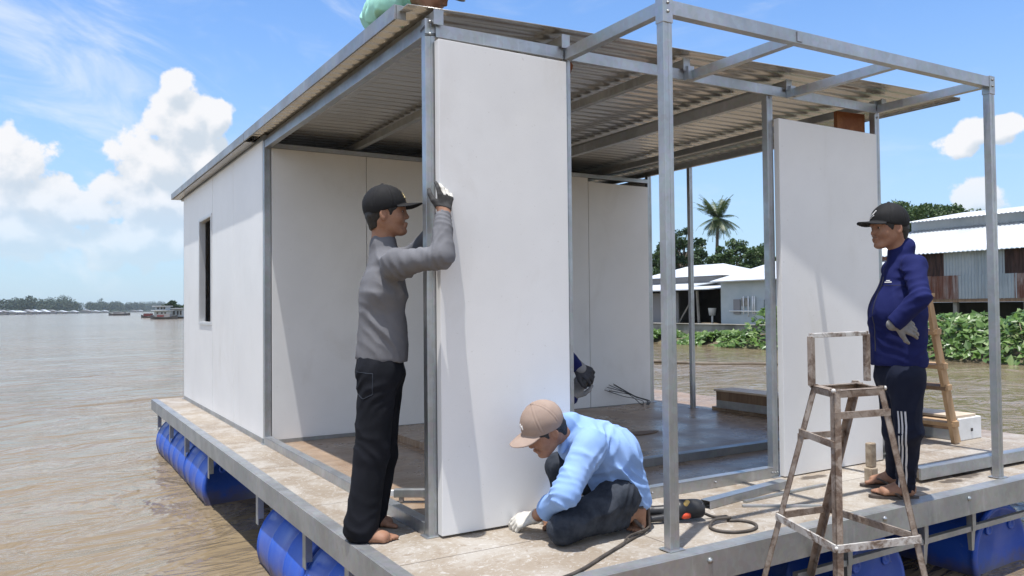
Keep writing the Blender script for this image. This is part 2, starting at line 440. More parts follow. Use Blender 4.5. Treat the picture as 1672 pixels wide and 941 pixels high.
class MB:
    """collects boxes, bars, tubes and strips into one mesh"""
    def __init__(s): s.V = []; s.F = []; s.M = []; s.cm = 0; s.sm = []

    def add(s, V, F, smooth=False):
        b = len(s.V); s.V += [tuple(map(float, v)) for v in V]
        s.F += [[b + i for i in f] for f in F]; s.M += [s.cm] * len(F); s.sm += [smooth] * len(F)
        return s

    def box(s, x0, x1, y0, y1, z0, z1):
        return s.add([(x, y, z) for z in (z0, z1) for y in (y0, y1) for x in (x0, x1)],
                     [(0, 2, 3, 1), (4, 5, 7, 6), (0, 1, 5, 4), (2, 6, 7, 3), (0, 4, 6, 2), (1, 3, 7, 5)])

    def bar(s, p0, p1, w_, h, up=(0, 0, 1), w1=None, h1=None):
        p0 = np.array(p0, float); p1 = np.array(p1, float); d = p1 - p0; d /= np.linalg.norm(d)
        up = np.array(up, float); sd = np.cross(d, up)
        if np.linalg.norm(sd) < 1e-4: sd = np.cross(d, (1, 0, 0))
        sd /= np.linalg.norm(sd); up = np.cross(sd, d)
        w1 = w_ if w1 is None else w1; h1 = h if h1 is None else h1
        V = []
        for p, a, b in ((p0, w_, h), (p1, w1, h1)):
            for i, j in ((-1, -1), (1, -1), (1, 1), (-1, 1)): V.append(p + sd * i * a / 2 + up * j * b / 2)
        return s.add(V, [(0, 3, 2, 1), (4, 5, 6, 7), (0, 1, 5, 4), (1, 2, 6, 5), (2, 3, 7, 6), (3, 0, 4, 7)])

    def channel(s, p0, p1, w_, h, up=(0, 0, 1), t=0.003, lip=0.0):
        """C section open on the underside"""
        p0 = np.array(p0, float); p1 = np.array(p1, float); d = p1 - p0; d /= np.linalg.norm(d)
        up = np.array(up, float); sd = np.cross(d, up); sd /= np.linalg.norm(sd); up = np.cross(sd, d)
        s.bar(p0 + up * (h / 2 - t / 2), p1 + up * (h / 2 - t / 2), w_, t, up)
        for k in (-1, 1):
            o = sd * k * (w_ / 2 - t / 2) - up * (t / 2 + 0.0005)
            s.bar(p0 + o, p1 + o, t, h - t - 0.001, up)
        return s

    def tube(s, pts, r, n=8, r1=None, cap=True):
        pts = [np.array(p, float) for p in pts]; V = []; F = []
        t0 = pts[1] - pts[0]; ref = np.array((0, 0, 1.0)) if abs(t0[2]) < 0.9 * np.linalg.norm(t0) else np.array((1.0, 0, 0))
        for i, p in enumerate(pts):
            t = pts[min(i + 1, len(pts) - 1)] - pts[max(i - 1, 0)]; t /= (np.linalg.norm(t) + 1e-9)
            a = np.cross(t, ref); a /= (np.linalg.norm(a) + 1e-9); b = np.cross(a, t); ref = b
            rr = r if r1 is None else r + (r1 - r) * i / (len(pts) - 1)
            if hasattr(r, '__len__'): rr = r[i]
            for k in range(n):
                an = 2 * math.pi * k / n
                V.append(p + a * math.cos(an) * rr + b * math.sin(an) * rr)
        for i in range(len(pts) - 1):
            for k in range(n):
                F.append((i * n + k, i * n + (k + 1) % n, (i + 1) * n + (k + 1) % n, (i + 1) * n + k))
        if cap: F.append(tuple(range(n))[::-1]); F.append(tuple((len(pts) - 1) * n + k for k in range(n)))
        return s.add(V, F, True)

    def lathe(s, c, axis, prof, n=32):
        """prof: list of (distance along axis, radius)"""
        c = np.array(c, float); ax = np.array(axis, float); ax /= np.linalg.norm(ax)
        a = np.cross(ax, (0, 0, 1) if abs(ax[2]) < 0.9 else (1, 0, 0)); a /= np.linalg.norm(a); b = np.cross(ax, a)
        V = []; F = []
        for (h, r) in prof:
            for k in range(n):
                an = 2 * math.pi * k / n
                V.append(c + ax * h + (a * math.cos(an) + b * math.sin(an)) * r)
        for i in range(len(prof) - 1):
            for k in range(n):
                F.append((i * n + k, (i + 1) * n + k, (i + 1) * n + (k + 1) % n, i * n + (k + 1) % n))
        return s.add(V, F, True)

    def build(s, name, mats, parent=None, bevel=0.0, loc=None, seg=2):
        org = None
        if parent is not None: org = ORG[parent.name]
        elif loc is not None: org = np.array(loc, float)
        me = mesh_from(name, np.array(s.V), s.F, mats, s.M, org=org)
        me.polygons.foreach_set('use_smooth', np.array(s.sm, bool))
        bm = bmesh.new(); bm.from_mesh(me); bmesh.ops.recalc_face_normals(bm, faces=bm.faces); bm.to_mesh(me); bm.free()
        o = bpy.data.objects.new(name, me)
        link(o, parent)
        if parent is None and org is not None: o.location = org; ORG[o.name] = org
        elif parent is None: ORG[o.name] = np.zeros(3)
        if bevel:
            bv = o.modifiers.new('bevel', 'BEVEL'); bv.width = bevel; bv.segments = seg; bv.limit_method = 'ANGLE'
            bv.harden_normals = False
        return o


def place(name, me, parent=None, loc=None):
    o = bpy.data.objects.new(name, me); link(o, parent)
    if parent is None:
        if loc is not None: o.location = Vector([float(c) for c in loc])
        ORG[o.name] = np.array(loc if loc is not None else (0, 0, 0), float)
    return o


def copy_tree(o, loc, label=None, group=None, rotz=None):
    c = o.copy(); S.collection.objects.link(c); c.location = Vector([float(q) for q in loc])
    if rotz is not None: c.rotation_euler.z = rotz
    if label: c['label'] = label
    if group: c['group'] = group
    for ch in o.children:
        d = ch.copy(); S.collection.objects.link(d); d.parent = c
        for g in ch.children:
            e = g.copy(); S.collection.objects.link(e); e.parent = d
    return c


# ------------------------------------------------------------------ numpy noise and implicit surfaces
RT = np.random.RandomState(5).rand(32, 32, 32).astype(np.float32)


def vnoise(x, y, z, seed=0):
    x = x + seed * 3.17; y = y + seed * 7.31; z = z + seed * 1.93
    xi = np.floor(x); yi = np.floor(y); zi = np.floor(z)
    fx = x - xi; fy = y - yi; fz = z - zi
    fx = fx * fx * (3 - 2 * fx); fy = fy * fy * (3 - 2 * fy); fz = fz * fz * (3 - 2 * fz)
    i0 = xi.astype(int) & 31; j0 = yi.astype(int) & 31; k0 = zi.astype(int) & 31
    i1 = (i0 + 1) & 31; j1 = (j0 + 1) & 31; k1 = (k0 + 1) & 31
    a = RT[i0, j0, k0] * (1 - fx) + RT[i1, j0, k0] * fx
    b = RT[i0, j1, k0] * (1 - fx) + RT[i1, j1, k0] * fx
    c = RT[i0, j0, k1] * (1 - fx) + RT[i1, j0, k1] * fx
    d = RT[i0, j1, k1] * (1 - fx) + RT[i1, j1, k1] * fx
    return (a * (1 - fy) + b * fy) * (1 - fz) + (c * (1 - fy) + d * fy) * fz


def A3(v): return np.array(v, dtype=np.float32)


def nrm(v):
    v = np.array(v, float); return v / np.linalg.norm(v)


def cap(a, b, ra, rb, k=0.02, side=None, ks=1.0, op='u'):
    return dict(t='cap', a=A3(a), b=A3(b), ra=ra, rb=rb, k=k, side=None if side is None else A3(nrm(side)), ks=ks, op=op)


def ell(c, ax, r, k=0.02, op='u'):
    return dict(t='ell', c=A3(c), ax=[A3(q) for q in ax], r=r, k=k, op=op)


def half(p, n, k=0.004):
    """keep what lies against the direction n from p"""
    return dict(t='half', p=A3(p), n=A3(nrm(n)), k=k, op='i')


def grow(prims, g):
    out = []
    for p in prims:
        q = dict(p)
        if q['op'] == 'u':
            if q['t'] == 'cap': q['ra'] = max(q['ra'] + g, 0.008); q['rb'] = max(q['rb'] + g, 0.008); out.append(q)
            elif q['t'] == 'ell': q['r'] = tuple(max(r + g, 0.005) for r in q['r']); out.append(q)
    return out


def bounds(p):
    if p['t'] == 'cap':
        R = max(p['ra'], p['rb']) * max(1.0, p['ks'])
        return np.minimum(p['a'], p['b']) - R, np.maximum(p['a'], p['b']) + R
    if p['t'] == 'ell':
        R = max(p['r']); return p['c'] - R, p['c'] + R
    if p['t'] == 'fn': return np.array(p['lo'], np.float32), np.array(p['hi'], np.float32)
    return None


def evalp(p, X, Y, Z):
    if p['t'] == 'cap':
        ax, ay, az_ = p['a']; d = p['b'] - p['a']
        px, py, pz = X - ax, Y - ay, Z - az_
        if p['side'] is not None:
            s = p['side']; q = (px * s[0] + py * s[1] + pz * s[2]) * (1 - 1 / p['ks'])
            px = px - q * s[0]; py = py - q * s[1]; pz = pz - q * s[2]
            d = d - s * np.dot(d, s) * (1 - 1 / p['ks'])
        h = np.clip((px * d[0] + py * d[1] + pz * d[2]) / (np.dot(d, d) + 1e-12), 0, 1)
        px = px - h * d[0]; py = py - h * d[1]; pz = pz - h * d[2]
        return np.sqrt(px * px + py * py + pz * pz) - (p['ra'] + (p['rb'] - p['ra']) * h)
    if p['t'] == 'ell':
        c = p['c']; px, py, pz = X - c[0], Y - c[1], Z - c[2]
        k0 = 0; k1 = 0
        for a, r in zip(p['ax'], p['r']):
            q = px * a[0] + py * a[1] + pz * a[2]
            k0 = k0 + (q / r) ** 2; k1 = k1 + (q / (r * r)) ** 2
        k0 = np.sqrt(k0); k1 = np.sqrt(k1) + 1e-9
        return k0 * (k0 - 1) / k1
    if p['t'] == 'half':
        return (X - p['p'][0]) * p['n'][0] + (Y - p['p'][1]) * p['n'][1] + (Z - p['p'][2]) * p['n'][2]
    return p['f'](X, Y, Z)


def sdf_mesh(prims, vox, disp=None):
    lo = None
    for p in prims:
        if p['op'] != 'u': continue
        a, b = bounds(p)
        lo, hi = (a, b) if lo is None else (np.minimum(lo, a), np.maximum(hi, b))
    lo = lo - 0.025; hi = hi + 0.025
    n = np.ceil((hi - lo) / vox).astype(int) + 1
    gx = (lo[0] + np.arange(n[0]) * vox).astype(np.float32); gy = (lo[1] + np.arange(n[1]) * vox).astype(np.float32)
    gz = (lo[2] + np.arange(n[2]) * vox).astype(np.float32)
    F = np.full(tuple(n), 0.06, np.float32)
    for p in prims:
        if p['t'] == 'half':
            sl_ = (slice(None),) * 3
        else:
            a, b = bounds(p); m_ = p['k'] + 0.05
            i0 = np.maximum(((a - m_ - lo) / vox).astype(int), 0); i1 = np.minimum(((b + m_ - lo) / vox).astype(int) + 2, n)
            sl_ = tuple(slice(int(u), int(v)) for u, v in zip(i0, i1))
        X = gx[sl_[0]][:, None, None]; Y = gy[sl_[1]][None, :, None]; Z = gz[sl_[2]][None, None, :]
        d = evalp(p, X, Y, Z); f = F[sl_]; k = max(p['k'], 1e-5)
        if p['op'] == 'u':
            h = np.clip(0.5 + 0.5 * (f - d) / k, 0, 1); F[sl_] = f * (1 - h) + d * h - k * h * (1 - h)
        else:
            e = d if p['op'] == 'i' else -d
            h = np.clip(0.5 - 0.5 * (f - e) / k, 0, 1); F[sl_] = f * (1 - h) + e * h + k * h * (1 - h)
    if disp is not None:
        I = np.nonzero(np.abs(F) < 0.03)
        F[I] += disp(gx[I[0]], gy[I[1]], gz[I[2]]).astype(np.float32)
    s = F < 0
    c = [s[dx:n[0] - 1 + dx, dy:n[1] - 1 + dy, dz:n[2] - 1 + dz] for dx in (0, 1) for dy in (0, 1) for dz in (0, 1)]
    cnt = sum(q.astype(np.int8) for q in c)
    act = (cnt > 0) & (cnt < 8)
    ii, jj, kk = np.nonzero(act)
    idx = np.full(act.shape, -1, np.int32); idx[ii, jj, kk] = np.arange(len(ii))
    cs = [(dx, dy, dz) for dx in (0, 1) for dy in (0, 1) for dz in (0, 1)]
    val = [F[ii + q[0], jj + q[1], kk + q[2]] for q in cs]
    acc = np.zeros((len(ii), 3)); num = np.zeros(len(ii))
    for a in range(8):
        for b in range(a + 1, 8):
            if sum(abs(cs[a][q] - cs[b][q]) for q in range(3)) != 1: continue
            cr = (val[a] < 0) != (val[b] < 0)
            t = np.where(cr, val[a] / (val[a] - val[b] + 1e-20), 0)
            for q in range(3): acc[:, q] += np.where(cr, cs[a][q] + t * (cs[b][q] - cs[a][q]), 0)
            num += cr
    V = lo[None] + (np.stack([ii, jj, kk], 1) + acc / num[:, None]) * vox
    Fs = []
    for axis in range(3):
        o = [(0, 0, 0)] * 4
        u_, v_ = [(1, 2), (2, 0), (0, 1)][axis]
        sa = [slice(1, -1)] * 3; sb = [slice(1, -1)] * 3
        sa[axis] = slice(0, n[axis] - 1); sb[axis] = slice(1, n[axis])
        A = s[tuple(sa)]; B = s[tuple(sb)]
        e = np.nonzero(A != B)
        base = [e[0].copy(), e[1].copy(), e[2].copy()]
        for q in range(3):
            if q != axis: base[q] = base[q] + 1
        quad = []
        for (du, dv) in ((-1, -1), (0, -1), (0, 0), (-1, 0)):
            p_ = [b_.copy() for b_ in base]; p_[u_] = p_[u_] + du; p_[v_] = p_[v_] + dv
            quad.append(idx[p_[0], p_[1], p_[2]])
        Q = np.stack(quad, 1); fl = ~A[e]
        Q[fl] = Q[fl][:, ::-1]
        Fs.append(Q)
    return V, np.concatenate(Fs)


def folds(amp=0.005, sc=(9, 9, 5), warp=0.5, seed=1, rot=None, cre=None):
    """cloth wrinkles: ridged noise"""
    def fn(x, y, z):
        x0_, y0_, z0_ = x, y, z
        if rot is not None:
            P = np.stack([x, y, z], 1) @ np.array(rot, float).T; X, Y, Z = P[:, 0], P[:, 1], P[:, 2]
        else: X, Y, Z = x, y, z
        w1 = vnoise(X * 5, Y * 5, Z * 5, seed + 3) * warp
        n1 = vnoise(X * sc[0] + w1, Y * sc[1] + w1 * 2, Z * sc[2] + w1, seed)
        n2 = vnoise(X * sc[0] * 2.3 + w1 * 2, Y * sc[1] * 2.3, Z * sc[2] * 2.3 + w1, seed + 9)
        r = (1 - np.abs(2 * n1 - 1)) ** 3.5; r2 = (1 - np.abs(2 * n2 - 1)) ** 2.5
        n3 = vnoise(X * 3.1, Y * 3.1, Z * 3.1, seed + 5)
        out = -amp * 1.9 * r * (0.35 + n3) - amp * 0.7 * r2 * n3 + amp * 0.8
        for (c_, ax_, lam, R_, am) in (cre or ()):
            dx_, dy_, dz_ = x0_ - c_[0], y0_ - c_[1], z0_ - c_[2]
            d2 = (dx_ * dx_ + dy_ * dy_ + dz_ * dz_) / (R_ * R_)
            ph = (dx_ * ax_[0] + dy_ * ax_[1] + dz_ * ax_[2]) / lam
            wv = vnoise(x0_ * 6, y0_ * 6, z0_ * 6, seed + 2) * 2.6 + vnoise(x0_ * 15, y0_ * 15, z0_ * 15, seed + 4) * .5
            out = out - am * (1 - np.abs(2 * ((ph + wv) % 1) - 1)) ** 1.6 * np.exp(-d2 * 1.4) * (-.05 + 1.7 * vnoise(x0_ * 11, y0_ * 11, z0_ * 11, seed + 6)) + am * .25 * np.exp(-d2 * 1.4)
        return out
    return fn


def cuff(w_, d, r=.06):
    """hollow end of a sleeve at w_, arm direction d"""
    d = nrm(d); a = np.cross(d, (0.3, 0.5, 0.8)); a = nrm(a); b = np.cross(d, a)
    return ell(np.array(w_, float) + d * .034, [d, a, b], (.034, r, r), .003, 's')

# ------------------------------------------------------------------ water and land
WZ = -0.60


def build_water():
    rings = [0.0] + list(np.geomspace(0.8, 9000.0, 520))
    angs = np.concatenate([np.linspace(-math.pi, -1.0, 60, endpoint=False), np.linspace(-1.0, 1.0, 620, endpoint=False), np.linspace(1.0, math.pi, 60, endpoint=False)])
    a0 = math.atan2(CF[0], CF[1])
    R_, A_ = np.meshgrid(np.array(rings), angs + a0, indexing='ij')
    x = CAM[0] + R_ * np.sin(A_); y = CAM[1] + R_ * np.cos(A_)
    step = np.gradient(np.array(rings))[:, None] * np.ones_like(x)
    step = np.maximum(step, R_ * 0.0033)
    z = np.zeros_like(x)
    ca, sa_ = math.cos(0.35), math.sin(0.35)
    u = x * ca + y * sa_; v = -x * sa_ + y * ca
    for lam, amp, sd in ((4.0, 0.045, 1), (1.9, 0.060, 2), (0.95, 0.040, 3), (0.5, 0.016, 4), (0.27, 0.005, 5)):
        n = vnoise(u.ravel() / lam * 0.75, v.ravel() / lam * 1.2, np.full(u.size, 0.37), sd).reshape(x.shape)
        n = 1 - np.abs(2 * n - 1) if lam in (1.9, 0.5) else n
        z += (n - 0.5) * amp * np.clip((lam * 0.45 - step) / (lam * 0.3), 0, 1)
    V = np.stack([x, y, WZ + z], -1).reshape(-1, 3)
    nr, na = x.shape
    i, j = np.meshgrid(np.arange(nr - 1), np.arange(na), indexing='ij'); j2 = (j + 1) % na
    Q = np.stack([i * na + j, (i + 1) * na + j, (i + 1) * na + j2, i * na + j2], -1).reshape(-1, 4)[:, ::-1]
    mt = bpy.data.materials.new('muddy_water'); mt.use_nodes = True
    t = NT(mt.node_tree); b = mt.node_tree.nodes['Principled BSDF']
    oc = t.n('ShaderNodeTexCoord').outputs['Object']
    big = t.noise(t.v('MULTIPLY', oc, (0.05, 0.05, 1)), 1.0, 5, 0.6)
    t.put(b.inputs['Base Color'], t.mix(t.ss(big, 0.35, 0.65), (0.198, 0.150, 0.090), (0.228, 0.176, 0.110)))
    b.inputs['Roughness'].default_value = 0.10
    b.inputs['IOR'].default_value = 1.33
    rot = t.n('ShaderNodeVectorRotate', {'Vector': oc, 'Angle': -0.35}, rotation_type='Z_AXIS').outputs[0]
    n1 = t.noise(t.v('MULTIPLY', rot, (0.75, 1.3, 1.0)), 1.25, 4, 0.58, 0.6)
    n2 = t.noise(t.v('MULTIPLY', rot, (0.5, 1.3, 1.0)), 0.16, 4, 0.55, 0.3)
    n3 = t.noise(t.v('MULTIPLY', rot, (0.7, 1.2, 1.0)), 7.0, 4, 0.6, 0.3)
    h = t.m('ADD', t.m('ADD', t.m('MULTIPLY', n1, 0.26), t.m('MULTIPLY', n2, 0.8)), t.m('MULTIPLY', n3, 0.010))
    bp = t.n('ShaderNodeBump', {'Height': h, 'Strength': 0.75, 'Distance': 1.0})
    t.put(b.inputs['Normal'], bp.outputs[0])
    MATS['muddy_water'] = mt
    o = place('water', mesh_from('water', V, Q, 'muddy_water', smooth=True))
    tag(o, kind='structure')


build_water()

# ------------------------------------------------------------------ the floating house
H = thing('floating_house', 'half built white and galvanised steel floating house on a deck in the river', 'house', (0, 0, 0))


def part(name, mb, mats, parent=None, bevel=0.0, label=None, kind=None):
    o = mb.build(name, mats, H if parent is None else parent, bevel)
    return tag(o, label, kind=kind)


DX0, DX1, DY0, DY1 = -0.37, 5.4, -0.90, 7.3
deck = part('deck', MB().box(DX0, DX1, DY0, DY1, -0.03, 0.0), 'deck_board')
ch = MB().box(DX0 - 0.014, DX0 - 0.0005, DY0 - 0.014, DY1, -0.125, 0.003).box(DX0 - 0.0003, DX0 + 0.058, DY0 + 0.075, DY1, 0.0005, 0.0038)
ch.box(DX0 - 0.001, DX0 + 0.04, DY0, DY1, -0.125, -0.121)
part('edge_channel', ch, 'galvanised_dull')
ch = MB().box(DX0, DX1, DY0 - 0.014, DY0 - 0.0005, -0.130, 0.003).box(DX0, DX1, DY0 - 0.0003, DY0 + 0.074, 0.0005, 0.0038)
ch.box(DX0, DX1, DY0 - 0.001, DY0 + 0.045, -0.130, -0.126)
ef = part('edge_channel', ch, 'galvanised_dull')
for x in (0.93, 2.2, 3.0, 3.75):
    bo = MB()
    bo.lathe((x, DY0 - 0.0142, -0.035), (0, -1, 0), [(0, 0.0), (0, 0.014), (0.004, 0.014), (0.005, 0.009), (0.011, 0.009), (0.011, 0)], 12)
    part('bolt', bo, 'galvanised', ef)
for y in np.arange(-0.6, 7.3, 0.98):
    part('joist', MB().box(DX0 + 0.03, DX1, y, y + 0.06, -0.125, -0.032), 'galvanised_dull')
lr = MB().box(1.55, DX1, DY0 + 0.02, DY0 + 0.05, -0.245, -0.215)
part('under_rail', lr, 'galvanised_dull')
for x in (1.95, 2.62, 3.10, 3.95):
    b_ = MB().box(x - 0.018, x + 0.018, DY0 + 0.015, DY0 + 0.012 + 0.002, -0.245, -0.131).box(x - 0.018, x + 0.018, DY0 + 0.018, DY0 + 0.05, -0.214, -0.131)
    b_.bar((x, DY0 + 0.035, -0.246), (x, DY0 + 0.035, -0.36), 0.04, 0.03, (0, 1, 0), 0.022, 0.02)
    part('float_bracket', b_, 'galvanised_dull')
for y in (6.9, 5.94, 4.92, 3.70, 1.98, 0.90, 0.2):
    b_ = MB().box(DX0 + 0.012, DX0 + 0.016, y - 0.03, y + 0.03, -0.34, -0.1255).box(DX0 + 0.016, DX0 + 0.05, y - 0.03, y - 0.026, -0.30, -0.1255)
    part('float_bracket', b_, 'galvanised_dull')
part('under_rail', MB().box(DX0 + 0.055, DX0 + 0.095, DY0 + 0.06, DY1, -0.165, -0.1255), 'galvanised_dull')

# loose raised floor, inside the frame and to the right of it
part('floor_panel', MB().box(0.95, 4.19, 0.69, 3.10, 0.001, 0.054), 'deck_board')
part('floor_edge', MB().box(0.95, 4.19, 0.676, 0.689, 0.001, 0.057).box(0.95, 4.19, 0.6893, 0.75, 0.0544, 0.057), 'galvanised_dull')
fp = MB(); P4 = [(2.99, -0.62), (4.47, -0.66), (4.47, 2.30), (4.195, 2.30), (4.195, 0.655), (3.60, 0.655), (3.60, 0.0)]
n7 = len(P4)
fp.add([(x, y, z) for z in (0.022, 0.088) for x, y in P4], [tuple(range(n7))[::-1], tuple(range(n7, 2 * n7))] + [(i, (i + 1) % n7, n7 + (i + 1) % n7, n7 + i) for i in range(n7)])
part('floor_panel', fp, 'deck_board')
e_ = MB().bar((2.985, -0.628, 0.056), (4.475, -0.668, 0.056), 0.012, 0.07).bar((2.99, -0.595, 0.0905), (4.47, -0.635, 0.0905), 0.055, 0.003)
part('floor_edge', e_, 'galvanised')
part('floor_batten', MB().bar((3.1, -0.55, 0.011), (4.4, -0.58, 0.011), 0.04, 0.02), 'timber_dark')
part('floor_batten', MB().bar((3.68, 0.3, 0.011), (4.4, 0.3, 0.011), 0.04, 0.02), 'timber_dark')

# posts
def post(x, y, z0, z1, name='post', a=0.025, b=0.020, mt='galvanised', plate=True):
    p = MB().box(x - a, x + a, y - b, y + b, z0, z1)
    p.box(x - a - 0.0018, x - a + 0.012, y - b - 0.0018, y + b + 0.0018, z0 + 0.004, z1 - 0.004)
    p.box(x + 0.004, x + a + 0.0018, y - b - 0.0018, y - b + 0.004, z0 + 0.004, z1 - 0.004)
    if plate: p.box(x - a - 0.02, x + a + 0.02, y - b - 0.02, y + b + 0.02, z0 + 0.0005, z0 + 0.005)
    return part(name, p, mt, bevel=0.0015)


XB, XC, XD, YP, XE = 0.811, 2.412, 3.537, -0.799, 4.12
post(0, 0, 0, 2.515); post(XC, 0, 0, 2.525); post(XB, 0, 0, 2.52); post(XD, 0, 0, 2.56)
post(0, 3.13, 0, 2.50); post(0, 7.14, 0, 2.5); post(XE, 3.13, 0.055, 2.519); post(XE, 2.49, 0.055, 2.519, b=0.018, a=0.02)
post(XE, 7.14, 0, 2.5)
p1 = post(XB, YP, 0.004, 2.42, 'porch_post'); p2 = post(XD, YP, 0.004, 2.45, 'porch_post')
for x in (XB, XD):
    sm_ = MB()
    z = 2.42 if x == XB else 2.45
    sm_.box(x - 0.030, x + 0.030, YP - 0.026, YP + 0.026, z - 0.03, z + 0.085)
    part('corner_sleeve', sm_, 'galvanised', bevel=0.002)

# front beam, eave beams, purlins
def beam(p0, p1, w_, h, name='roof_beam', mt='galvanised', bev=0.0015):
    return part(name, MB().bar(p0, p1, w_, h), mt, bevel=bev)


beam((0.026, -0.028, 2.458), (XB - 0.027, -0.028, 2.466), 0.014, 0.064)
beam((XB + 0.027, -0.028, 2.466), (XD - 0.027, -0.028, 2.496), 0.014, 0.064)
part('roof_beam', MB().bar((XB - 0.02, -0.03, 2.37), (0.03, -0.03, 2.409), 0.006, 0.012), 'galvanised_dull')
beam((0, 0.022, 2.468), (0, 3.107, 2.468), 0.045, 0.062)
beam((0, 3.153, 2.53), (0, 7.4, 2.53), 0.045, 0.045)
beam((XC, 0.022, 2.460), (XC, 3.107, 2.460), 0.045, 0.07)
beam((XE, 1.35, 2.545), (XE, 7.4, 2.545), 0.040, 0.05)
part('eave_trim', MB().box(4.1615, 4.168, -0.27, 7.45, 2.586, 2.612), 'galvanised_dull')
beam((0.027, 3.13, 2.462), (XE - 0.027, 3.13, 2.462), 0.05, 0.04, 'wall_track')
for x, z in ((0.03, 2.520), (0.785, 2.527), (1.66, 2.533), (2.56, 2.535), (3.57, 2.537)):
    pu = part('purlin', MB().bar((x, -0.05, z), (x, 7.38, z), 0.045, 0.055), 'galvanised_dull', bevel=0.0015)
    part('end_cap', MB().box(x - 0.026, x + 0.026, -0.057, -0.0505, z - 0.04, z + 0.030).box(x - 0.022, x + 0.03, -0.056, -0.045, z + 0.0302, z + 0.034), 'galvanised', pu)
part('cleat', MB().box(1.655, 1.70, -0.075, -0.0365, 2.44, 2.52), 'galvanised')
part('cleat', MB().box(2.555, 2.60, -0.075, -0.0365, 2.45, 2.525), 'galvanised')
# porch frame
beam((XB + 0.031, YP, 2.464), (XD - 0.031, YP, 2.496), 0.045, 0.066, 'porch_beam')
beam((XB, YP + 0.027, 2.464), (XB, -0.036, 2.462), 0.042, 0.062, 'porch_beam')
beam((1.71, YP + 0.024, 2.473), (1.71, -0.036, 2.472), 0.042, 0.055, 'porch_beam')
beam((2.60, YP + 0.024, 2.484), (2.60, -0.036, 2.484), 0.042, 0.055, 'porch_beam')
beam((XD, YP + 0.027, 2.496), (XD, -0.036, 2.496), 0.042, 0.055, 'porch_beam')
part('splice_plate', MB().box(1.69, 1.73, YP - 0.029, YP - 0.0235, 2.45, 2.50), 'galvanised')
rb = MB().bar((XB + 0.10, 0.10, 2.46), (XB + 0.02, 0.06, 2.32), 0.05, 0.03)  # orange-brown bars added for the patches of that tone under the roof
part('brown_piece', rb, 'orange_brown', label='rust brown bracket under the roof beside the free panel')
rb = MB().bar((XD - 0.30, 0.10, 2.40), (XD - 0.03, 0.07, 2.40), 0.03, 0.15)
part('brown_piece', rb, 'orange_brown', label='rust brown board under the roof over the fixed front panel')

# roof sheet, ribs run across
def corrugated(x0, x1, y0, y1, z, pitch, amp, along='x', nper=8, sag=0.0, thick=0.0012, zfun=None):
    """sheet whose ribs run along x (or y); returns vertices, quads"""
    n = int((y1 - y0) / pitch * nper) if along == 'x' else int((x1 - x0) / pitch * nper)
    if along == 'x':
        a = np.linspace(y0, y1, n + 1); b = np.linspace(x0, x1, 13)
        A_, B_ = np.meshgrid(a, b, indexing='ij'); X, Y = B_, A_
    else:
        a = np.linspace(x0, x1, n + 1); b = np.linspace(y0, y1, 13)
        A_, B_ = np.meshgrid(a, b, indexing='ij'); X, Y = A_, B_
    ph = (A_ - a[0]) / pitch * 2 * math.pi
    Z = z + amp * np.clip(np.sin(ph) * 1.6, -1, 1)
    if zfun is not None: Z = Z + zfun(X, Y)
    V = np.stack([X, Y, Z], -1).reshape(-1, 3); m_ = 13
    i, j = np.meshgrid(np.arange(n), np.arange(12), indexing='ij')
    Q = np.stack([i * m_ + j, (i + 1) * m_ + j, (i + 1) * m_ + j + 1, i * m_ + j + 1], -1).reshape(-1, 4)
    return V, Q


V, Q = corrugated(-0.105, 4.16, 0.0, 7.45, 2.575, 0.105, 0.0028, 'x', zfun=lambda x, y: 0.006 * x + 0.010 * (vnoise(x * 0.8, y * 1.5, x * 0 + .3, 3) - 0.5) * np.clip(1.2 - y, 0.15, 1))
V[:, 1] -= (0.005 + 0.088 * V[:, 0] - 0.0055 * V[:, 0] ** 2) * np.clip((7.45 - V[:, 1]) / 7.45, 0, 1)
rs = place('roof_sheet', mesh_from('roof_sheet', V, Q, 'roof_underside', smooth=True), H)
so2 = rs.modifiers.new('thickness', 'SOLIDIFY'); so2.thickness = 0.003
tr_ = MB().box(-0.132, -0.1205, 0.11, 3.38, 2.532, 2.606).box(-0.1202, -0.06, 0.11, 3.38, 2.603, 2.606).box(-0.1202, -0.07, 0.105, 0.1098, 2.534, 2.602)
part('eave_trim', tr_, 'galvanised_dull', bevel=0.001)
tr_ = MB().box(-0.134, -0.122, 3.385, 7.46, 2.530, 2.601).box(-0.1217, -0.06, 3.385, 7.46, 2.598, 2.601).box(-0.1217, 0.0, 7.4505, 7.46, 2.53, 2.5975)
part('eave_trim', tr_, 'galvanised_dull', bevel=0.001)
so_ = MB().box(-0.113, -0.032, 3.40, 7.44, 2.5305, 2.5335)
part('soffit', so_, 'roof_underside')

# walls
def panel(x0, x1, y0, y1, z0, z1, label=None):
    return part('wall_panel', MB().box(x0, x1, y0, y1, z0, z1), 'white_panel', bevel=0.002, label=label)


